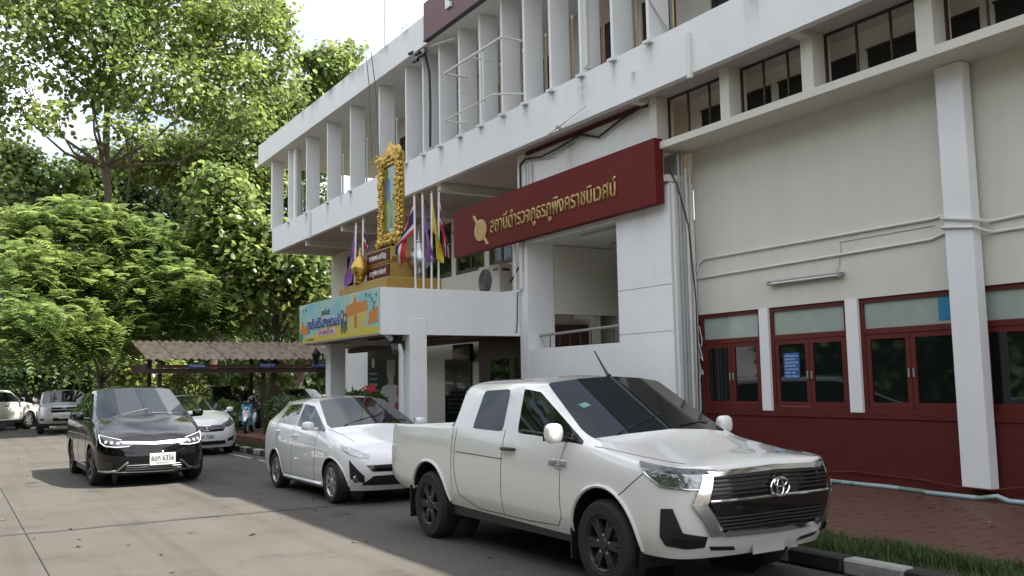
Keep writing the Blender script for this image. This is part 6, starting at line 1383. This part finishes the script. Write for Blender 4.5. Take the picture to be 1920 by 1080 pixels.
def unit(a): return a/(np.linalg.norm(a, axis=-1, keepdims=True)+1e-9)
def blob_points(blobs, n_cl, per, spread, shell=.55, squash=.85):
    P = []; Nn = []; rng = RNG; vol = np.array([b[3]**2.2 for b in blobs]); cnt = np.maximum(3, (n_cl*vol/vol.sum())).astype(int); ctr = []
    for (x, y, z, r), c in zip(blobs, cnt):
        d = unit(rng.normal(size=(c, 3))); rad = r*(1-shell*rng.random(c)**1.6)*(0.82+0.36*rng.random(c)); C_ = np.array([x, y, z]) + d*rad[:, None]*np.array([1, 1, squash]); ctr.append((C_, d))
    C_ = np.concatenate([a for a, _ in ctr]); D = np.concatenate([b for _, b in ctr])
    P = np.repeat(C_, per, 0) + rng.normal(size=(len(C_)*per, 3))*spread*np.array([1, 1, .7]); 
    Nn = unit(np.repeat(D, per, 0)*.55 + rng.normal(size=P.shape)*.55 + np.array([0, .12, .75])); return P, Nn, C_
def trunk_mesh(base, blobs, r0, lean=None, low=0.0, seed=1):
    rnd = random.Random(seed); q = MB(); top = max(blobs, key=lambda b: b[2]); cx = sum(b[0] for b in blobs)/len(blobs); cy = sum(b[1] for b in blobs)/len(blobs)
    B0 = Vector((base[0], base[1], -.1)); T = Vector((cx*.6+top[0]*.4, cy*.6+top[1]*.4, top[2])); path = []
    for k in range(9):
        t = k/8; p = B0.lerp(T, t); p.x += .35*math.sin(t*5+seed)*t; p.y += (.5*math.sin(t*4+seed*2)+(lean or 0)*math.sin(t*math.pi))*1.0; path.append(p)
    rs = [r0*(1.25 if k == 0 else 1)*(1-.82*k/8) for k in range(9)]; q.tube(path, rs, 9)
    for b in blobs:
        if b[2] < low: continue
        zb = max(path[1].z, b[2]-b[3]*1.6-1.0); k = min(range(9), key=lambda i: abs(path[i].z-zb)); s = path[k]; e_ = Vector(b[:3]); m_ = s.lerp(e_, .5)+Vector((rnd.uniform(-.3, .3), rnd.uniform(-.3, .3), -.12*(e_-s).length)); rr = max(.03, rs[k]*.5)
        q.tube([s, s.lerp(m_, .5), m_, m_.lerp(e_, .6), e_], [rr, rr*.8, rr*.62, rr*.4, rr*.2], 6)
        for _ in range(4):
            d = Vector((rnd.gauss(0, 1), rnd.gauss(0, 1), rnd.gauss(.3, .8))).normalized()*b[3]*.85; q.tube([m_.lerp(e_, .5+.4*rnd.random()), e_+d*.5, e_+d], [rr*.3, rr*.2, .008], 5)
    return q
def frond_points(C_, D, n_leaflet, ln):
    """feathery compound leaves: leaflets in two rows on an arching rib"""
    rng = RNG; n = len(C_); d = unit(D*np.array([1, 1, .6]) + rng.normal(size=D.shape)*.75*np.array([1, 1, .7])); side = unit(np.cross(d, np.array([0, 0, 1.0]))); V = []; 
    u = np.linspace(.08, 1, n_leaflet); L = ln*(.7+.6*rng.random(n))[:, None]
    out = []
    for k, t in enumerate(u):
        rib = C_ + d*L*t + np.array([0, 0, 1.0])*(L*(.16*t-.62*t*t)); w = L*.30*math.sin(math.pi*min(.95, t*.8+.18)); wd = L*.052
        for sg in (1, -1):
            tip = rib + side*sg*w + d*w*.35 - np.array([0, 0, 1.0])*w*.18
            out.append(np.stack([rib-d*wd*.5, rib+d*wd, tip+d*wd*.4, tip-d*wd*.5], 1))
    V = np.concatenate(out, 0); m = len(V); F4 = np.arange(m*4).reshape(m, 4); F = np.concatenate([F4[:, [0, 1, 2]], F4[:, [0, 2, 3]]]); return V.reshape(-1, 3), F
TREES = {
'teak_a': ((-46, 8.63), [(-45.47, 2.64, 18.65, 2.31), (-45.24, 5.29, 18.58, 2.75), (-46.46, 8.59, 19.93, 2.94), (-45.49, 11.51, 19.6, 2.58), (-46.44, 13.72, 17.73, 1.83), (-44.09, 10.43, 16.23, 2.2), (-43.83, 7.69, 15.72, 2.12), (-46.09, 5.22, 16.25, 1.77), (-45.86, 2.11, 15.68, 1.45), (-45.75, 2.37, 14.07, 1.08), (-43.88, 3.52, 13.5, 0.94), (-46.12, 14.17, 20.33, 1.27), (-44.98, 11.97, 14.81, 1.6), (-48.31, 4.84, 22.61, 3.46), (-49.24, 10.14, 24.52, 4.04), (-43.11, 6.71, 13.0, 1.08)]),
'teak_b': ((-52, 12.56), [(-51.22, 10.18, 14.07, 1.9), (-51.96, 12.94, 15.17, 1.83), (-52.22, 15.46, 17.15, 1.73), (-51.99, 16.33, 18.5, 1.43), (-51.73, 14.41, 13.73, 1.84), (-52.81, 8.53, 14.23, 1.47), (-53.46, 12.44, 12.62, 1.85), (-52.89, 17.13, 16.22, 1.13), (-51.89, 15.45, 23.89, 1.27)]),
'teak_c': ((-39, 11.66), [(-39.12, 9.89, 9.17, 1.14), (-38.86, 10.29, 8.0, 1.25), (-39.36, 9.6, 10.35, 0.87), (-38.1, 11.33, 7.62, 0.95), (-37.93, 12.32, 6.85, 1.1), (-39.21, 13.84, 7.2, 0.91), (-38.62, 12.91, 5.79, 1.05), (-38.87, 12.04, 6.36, 0.97), (-36.99, 13.07, 4.62, 0.72), (-37.93, 10.61, 6.65, 1.0), (-39.55, 9.46, 7.93, 0.91), (-38.14, 14.19, 5.91, 0.66), (-38.18, 10.36, 5.32, 0.89), (-39.36, 14.52, 7.5, 0.63)]),
'feather': ((-39.5, 5.50), [(-40.45, 2.35, 7.69, 1.48), (-40.09, 3.93, 8.07, 1.39), (-39.47, 5.53, 7.87, 1.34), (-39.24, 7.24, 7.29, 1.32), (-38.58, 2.74, 5.91, 1.61), (-39.36, 4.68, 5.98, 1.69), (-38.71, 6.57, 5.67, 1.61), (-37.92, 8.05, 5.54, 1.29), (-38.3, 9.32, 4.41, 0.99), (-36.24, 2.3, 3.75, 1.41), (-37.25, 4.12, 3.64, 1.39), (-38.3, 6.14, 4.03, 1.26), (-38.3, 7.74, 4.16, 1.07), (-38.3, 10.08, 4.31, 0.55), (-38.94, 8.46, 6.66, 1.0)]),
'lime_d': ((-58, 5.40), [(-57.88, 3.11, 14.11, 1.37), (-56.67, 2.59, 12.0, 1.47), (-57.26, 4.98, 13.41, 1.38), (-57.58, 5.89, 11.83, 1.39), (-58.43, 4.17, 11.83, 1.54), (-58.17, 7.23, 12.52, 1.27), (-58.06, 2.56, 15.02, 1.06)]),
'lime_e': ((-56, 21.04), [(-55.38, 20.57, 22.59, 1.33), (-56.67, 22.19, 23.84, 1.01), (-56.47, 19.88, 21.18, 1.23), (-57.04, 21.95, 21.49, 1.63), (-56.22, 19.24, 22.99, 0.7), (-56.6, 20.48, 19.5, 1.59)]),
'dark_f': ((-62, 20.77), [(-60.24, 17.14, 15.75, 2.69), (-62.96, 21.01, 14.37, 3.07), (-62.91, 24.22, 12.65, 2.74), (-59.92, 18.54, 10.72, 2.87), (-60.7, 21.81, 8.4, 2.6), (-62.79, 26.27, 9.57, 2.37), (-63.72, 15.98, 9.95, 2.58), (-60.66, 18.08, 6.45, 2.15), (-61.86, 26.29, 6.34, 1.95), (-61.92, 20.64, 17.62, 2.27), (-61.77, 21.82, 4.74, 1.68)]),
'dark_g': ((-60, 9.40), [(-59.62, 8.42, 14.71, 1.97), (-59.45, 10.92, 12.56, 2.51), (-61.67, 14.05, 11.4, 2.48), (-58.9, 7.79, 11.56, 1.93), (-59.34, 12.79, 15.11, 2.04), (-59.58, 11.02, 9.21, 2.33), (-59.54, 6.59, 15.49, 0.81)]),
'shrub_h': ((-47, 3.94), [(-46.7, 2.6, 2.44, 0.96), (-47.14, 3.92, 2.68, 1.11), (-48.07, 5.37, 2.31, 1.15), (-47.13, 3.23, 3.66, 0.98)]),
'shrub_i': ((-46, 8.39), [(-45.18, 7.05, 2.61, 0.86), (-46.99, 8.8, 2.38, 0.99), (-45.15, 9.66, 1.96, 0.76), (-45.5, 7.83, 1.5, 0.62)]),
}
CFG = {  # kind: leaf material, clusters, per cluster, spread, leaf size, trunk radius, label
 'teak_a': ('leaf_teak', 620, 44, .44, .25, .30, 'tallest broad leaved tree filling the upper sky with a dark leaning trunk'),
 'teak_b': ('leaf_teak', 430, 38, .44, .25, .24, 'broad leaved tree with bare dark stems behind the tallest tree'),
 'teak_c': ('leaf_lime', 520, 30, .40, .27, .20, 'bright lime green broad leaved tree between the car port roof and the building'),
 'lime_d': ('leaf_lime', 520, 14, .34, .30, .20, 'sunny yellow green tree low at the very left of the sky gap'),
 'lime_e': ('leaf_lime', 420, 14, .34, .30, .22, 'tree crown rising behind the roof edge of the building'),
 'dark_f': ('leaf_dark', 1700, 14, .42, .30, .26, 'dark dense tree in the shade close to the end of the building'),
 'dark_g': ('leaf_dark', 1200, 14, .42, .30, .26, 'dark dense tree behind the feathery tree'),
 'shrub_h': ('leaf_dark', 420, 16, .28, .20, .10, 'shaded shrub with hanging leaves above the silver pickups'),
 'shrub_i': ('leaf_teak', 300, 16, .26, .20, .10, 'leafy green shrub between the parked pickup and the car port'),
}
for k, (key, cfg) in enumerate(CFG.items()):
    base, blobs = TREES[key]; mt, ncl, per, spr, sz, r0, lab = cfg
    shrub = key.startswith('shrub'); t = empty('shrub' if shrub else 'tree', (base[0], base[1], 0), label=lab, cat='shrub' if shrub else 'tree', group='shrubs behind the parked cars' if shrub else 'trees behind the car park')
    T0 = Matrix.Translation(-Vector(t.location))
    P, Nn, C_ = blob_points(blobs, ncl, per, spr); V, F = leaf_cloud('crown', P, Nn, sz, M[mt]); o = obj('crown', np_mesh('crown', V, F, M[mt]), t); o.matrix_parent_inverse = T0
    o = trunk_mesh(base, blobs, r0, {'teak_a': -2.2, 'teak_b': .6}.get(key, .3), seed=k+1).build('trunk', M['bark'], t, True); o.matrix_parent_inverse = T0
base, blobs = TREES['feather']; base = (-45.0, 6.2)
t = empty('tree', (base[0], base[1], 0), label='feathery leaved spreading tree over the car port roof and the parked pickups', cat='tree', group='trees behind the car park'); T0 = Matrix.Translation(-Vector(t.location))
P, Nn, C_ = blob_points(blobs, 6800, 1, .15, shell=.75, squash=.9); D = unit(RNG.normal(size=P.shape)*np.array([1, 1, .7])+np.array([.35, .15, .1]))
V, F = frond_points(P, D, 9, .72); o = obj('crown', np_mesh('crown', V, F, M['leaf_feather']), t); o.matrix_parent_inverse = T0
o = trunk_mesh(base, blobs, .20, .4, low=5.0, seed=5).build('trunk', M['bark'], t, True); o.matrix_parent_inverse = T0
# hedge and porch plants
def bush(name, boxes, n, size, mt, label, cat, core=True, spread=.06):
    P = []; Nn = []; rng = RNG
    t = empty(name, (boxes[0][0], boxes[0][1], 0.08), label=label, cat=cat); T0 = Matrix.Translation(-Vector(t.location))
    tot = sum(b[3]*b[4]+b[4]*b[5]+b[3]*b[5] for b in boxes)
    for (x, y, z, a, b_, c_) in boxes:
        m_ = int(n*(a*b_+b_*c_+a*c_)/tot); d = rng.normal(size=(m_, 3)); d = np.sign(d)*np.abs(unit(d))**.55; d[:, 2] = np.abs(d[:, 2])*np.where(rng.random(m_) < .35, -1, 1)
        p = np.array([x, y, z]) + d*np.array([a, b_, c_])*(.78+.26*rng.random((m_, 1))); P.append(p); Nn.append(unit(d*.6+rng.normal(size=d.shape)*.6+np.array([0, 0, .5])))
    V, F = leaf_cloud('foliage', np.concatenate(P), np.concatenate(Nn), size, M[mt], 'small'); o = obj('foliage', np_mesh('foliage', V, F, M[mt]), t); o.matrix_parent_inverse = T0
    q = MB()
    for (x, y, z, a, b_, c_) in boxes:
        for s_ in range(9): xx, yy = x+random.uniform(-.7, .7)*a, y+random.uniform(-.7, .7)*b_; q.tube([(xx*.5+x*.5, yy*.5+y*.5, .05), (xx, yy, z+.2*c_), (xx+random.uniform(-.1, .1), yy, z+.8*c_)], [.018, .012, .005], 5)
    o = q.build('stems', M['bark'], t, True); o.matrix_parent_inverse = T0; o['kind'] = 'stuff'; return t
bush('hedge', [(-25.3, 8.25, .72, 1.15, .58, .66), (-23.6, 8.2, .68, 1.0, .55, .60)], 9000, .085, 'leaf_hedge', 'clipped green hedge beside the turquoise scooter', 'hedge')
bush('shrub', [(-25.6, 10.3, 1.05, .75, .5, .42), (-24.4, 10.2, .95, .6, .45, .40), (-26.4, 10.6, .8, .5, .4, .4)], 3200, .16, 'leaf_hedge', 'leafy porch shrub with pale flowers in front of the officer poster', 'shrub')
bush('shrub', [(-33.0, 8.0, .7, .4, .9, .45), (-37.6, 11.0, 1.5, .5, 1.4, .8), (-37.6, 8.4, 1.7, .5, 1.0, .6)], 4200, .18, 'leaf_teak', 'sunlit plants growing against the pale block wall', 'shrub')
# far wood closing the view
fb = []
for k in range(46):
    y = -42 + k*2.6; fb.append((-84+random.uniform(-5, 5), y, random.uniform(2.5, 4.5), random.uniform(2.6, 3.8)))
    fb.append((-86+random.uniform(-5, 5), y+1, random.uniform(6.5, 10.0), random.uniform(2.4, 3.4)))
for k in range(44): fb.append((-92+random.uniform(-4, 4), -40+k*2.7, random.uniform(11.5, 15.5), random.uniform(2.6, 3.6)))
P, Nn, C_ = blob_points(fb, 5200, 12, .6, shell=.4); V, F = leaf_cloud('wood', P, Nn, .55, M['leaf_dark']); o = obj('far_wood', np_mesh('far_wood', V, F, M['leaf_dark'])); tag(o, 'far dark wood of dense trees closing the view', 'wood', kind='stuff')
q = MB(); q.box(-97, -95, -60, 80, -.1, 13.5); tag(q.build('hill', M['leaf_dark']), kind='structure')
# overhead wires
wires = [(10.4, 10.35, 'lowest overhead wire crossing in front of the trees'), (10.85, 10.72, 'middle overhead wire crossing in front of the trees'), (11.1, 11.05, 'highest overhead wire crossing in front of the trees')]
for z0, z1, lab in wires:
    q = MB(); q.tube([(-50, -30+60*t/14, z0+(z1-z0)*t/14-.5*math.sin(math.pi*((t % 7)/7))+.3) for t in range(15)], .022, 5); thing('overhead_wire', q, M['cable'], lab, 'wire', 'overhead wires')
# trees across the road: the windows and car bodies mirror them
root = None; rb_ = [(0, 0, 6.2, 2.6), (1.8, .4, 5.0, 2.0), (-1.9, -.3, 5.2, 2.1), (.3, .9, 8.2, 2.0), (-.6, -.9, 8.0, 1.8), (.8, -.6, 3.4, 1.8), (-1.6, .5, 2.6, 1.7), (1.9, .6, 2.2, 1.6), (0, .9, 1.6, 1.6), (-2.4, 0, 1.2, 1.3), (2.6, .1, 1.0, 1.2)]
P, Nn, C_ = blob_points(rb_, 900, 12, .42); V, F = leaf_cloud('crown', P, Nn, .40, M['leaf_dark']); cm = np_mesh('crown', V, F, M['leaf_dark']); tm_ = trunk_mesh((0, 0), rb_, .2).mesh('trunk', M['bark'], True)
for k, (x, y) in enumerate(((-27, -12.5), (-21.5, -13.5), (-16.5, -12.2), (-11.5, -13.2), (-6.5, -12.4), (-1.5, -13.0), (4, -12.0), (10, -12.6))):
    t = empty('street_tree', (x, y, 0), random.uniform(0, 6), 'dark roadside tree across the road behind the camera', 'tree', 'trees across the road'); t.scale = (1.15, 1.15, random.uniform(1.15, 1.4)); obj('crown', cm, t); obj('trunk', tm_, t)

# dry leaves and grit scattered on the road and the tiles
V = []; F = []
for k in range(420):
    if k % 3 == 0: x, y, z = random.uniform(-34, -3), random.uniform(5.9, 6.4), .004
    elif k % 3 == 1: x, y, z = random.uniform(-40, -6), random.uniform(-.5, 6.2), .004
    else: x, y, z = random.uniform(-14, -3), random.uniform(7.4, 10.9), .122
    a = random.uniform(0, 6.3); s_ = random.uniform(.02, .055); c_, d_ = math.cos(a)*s_, math.sin(a)*s_; i = len(V); h_ = s_*random.uniform(.1, .5)
    V += [(x-c_, y-d_, z), (x+d_*.45, y-c_*.45, z+h_), (x+c_, y+d_, z+h_*.4), (x-d_*.45, y+c_*.45, z+h_*.7)]; F += [(i, i+1, i+2), (i, i+2, i+3)]
me = bpy.data.meshes.new('leaf_litter'); me.from_pydata(V, [], F); me.materials.append(mat('dry_leaf', (0.16, 0.10, 0.045), .8, island=.6)); tag(obj('leaf_litter', me), 'dry fallen leaves scattered along the road and kerb', 'litter', kind='stuff')
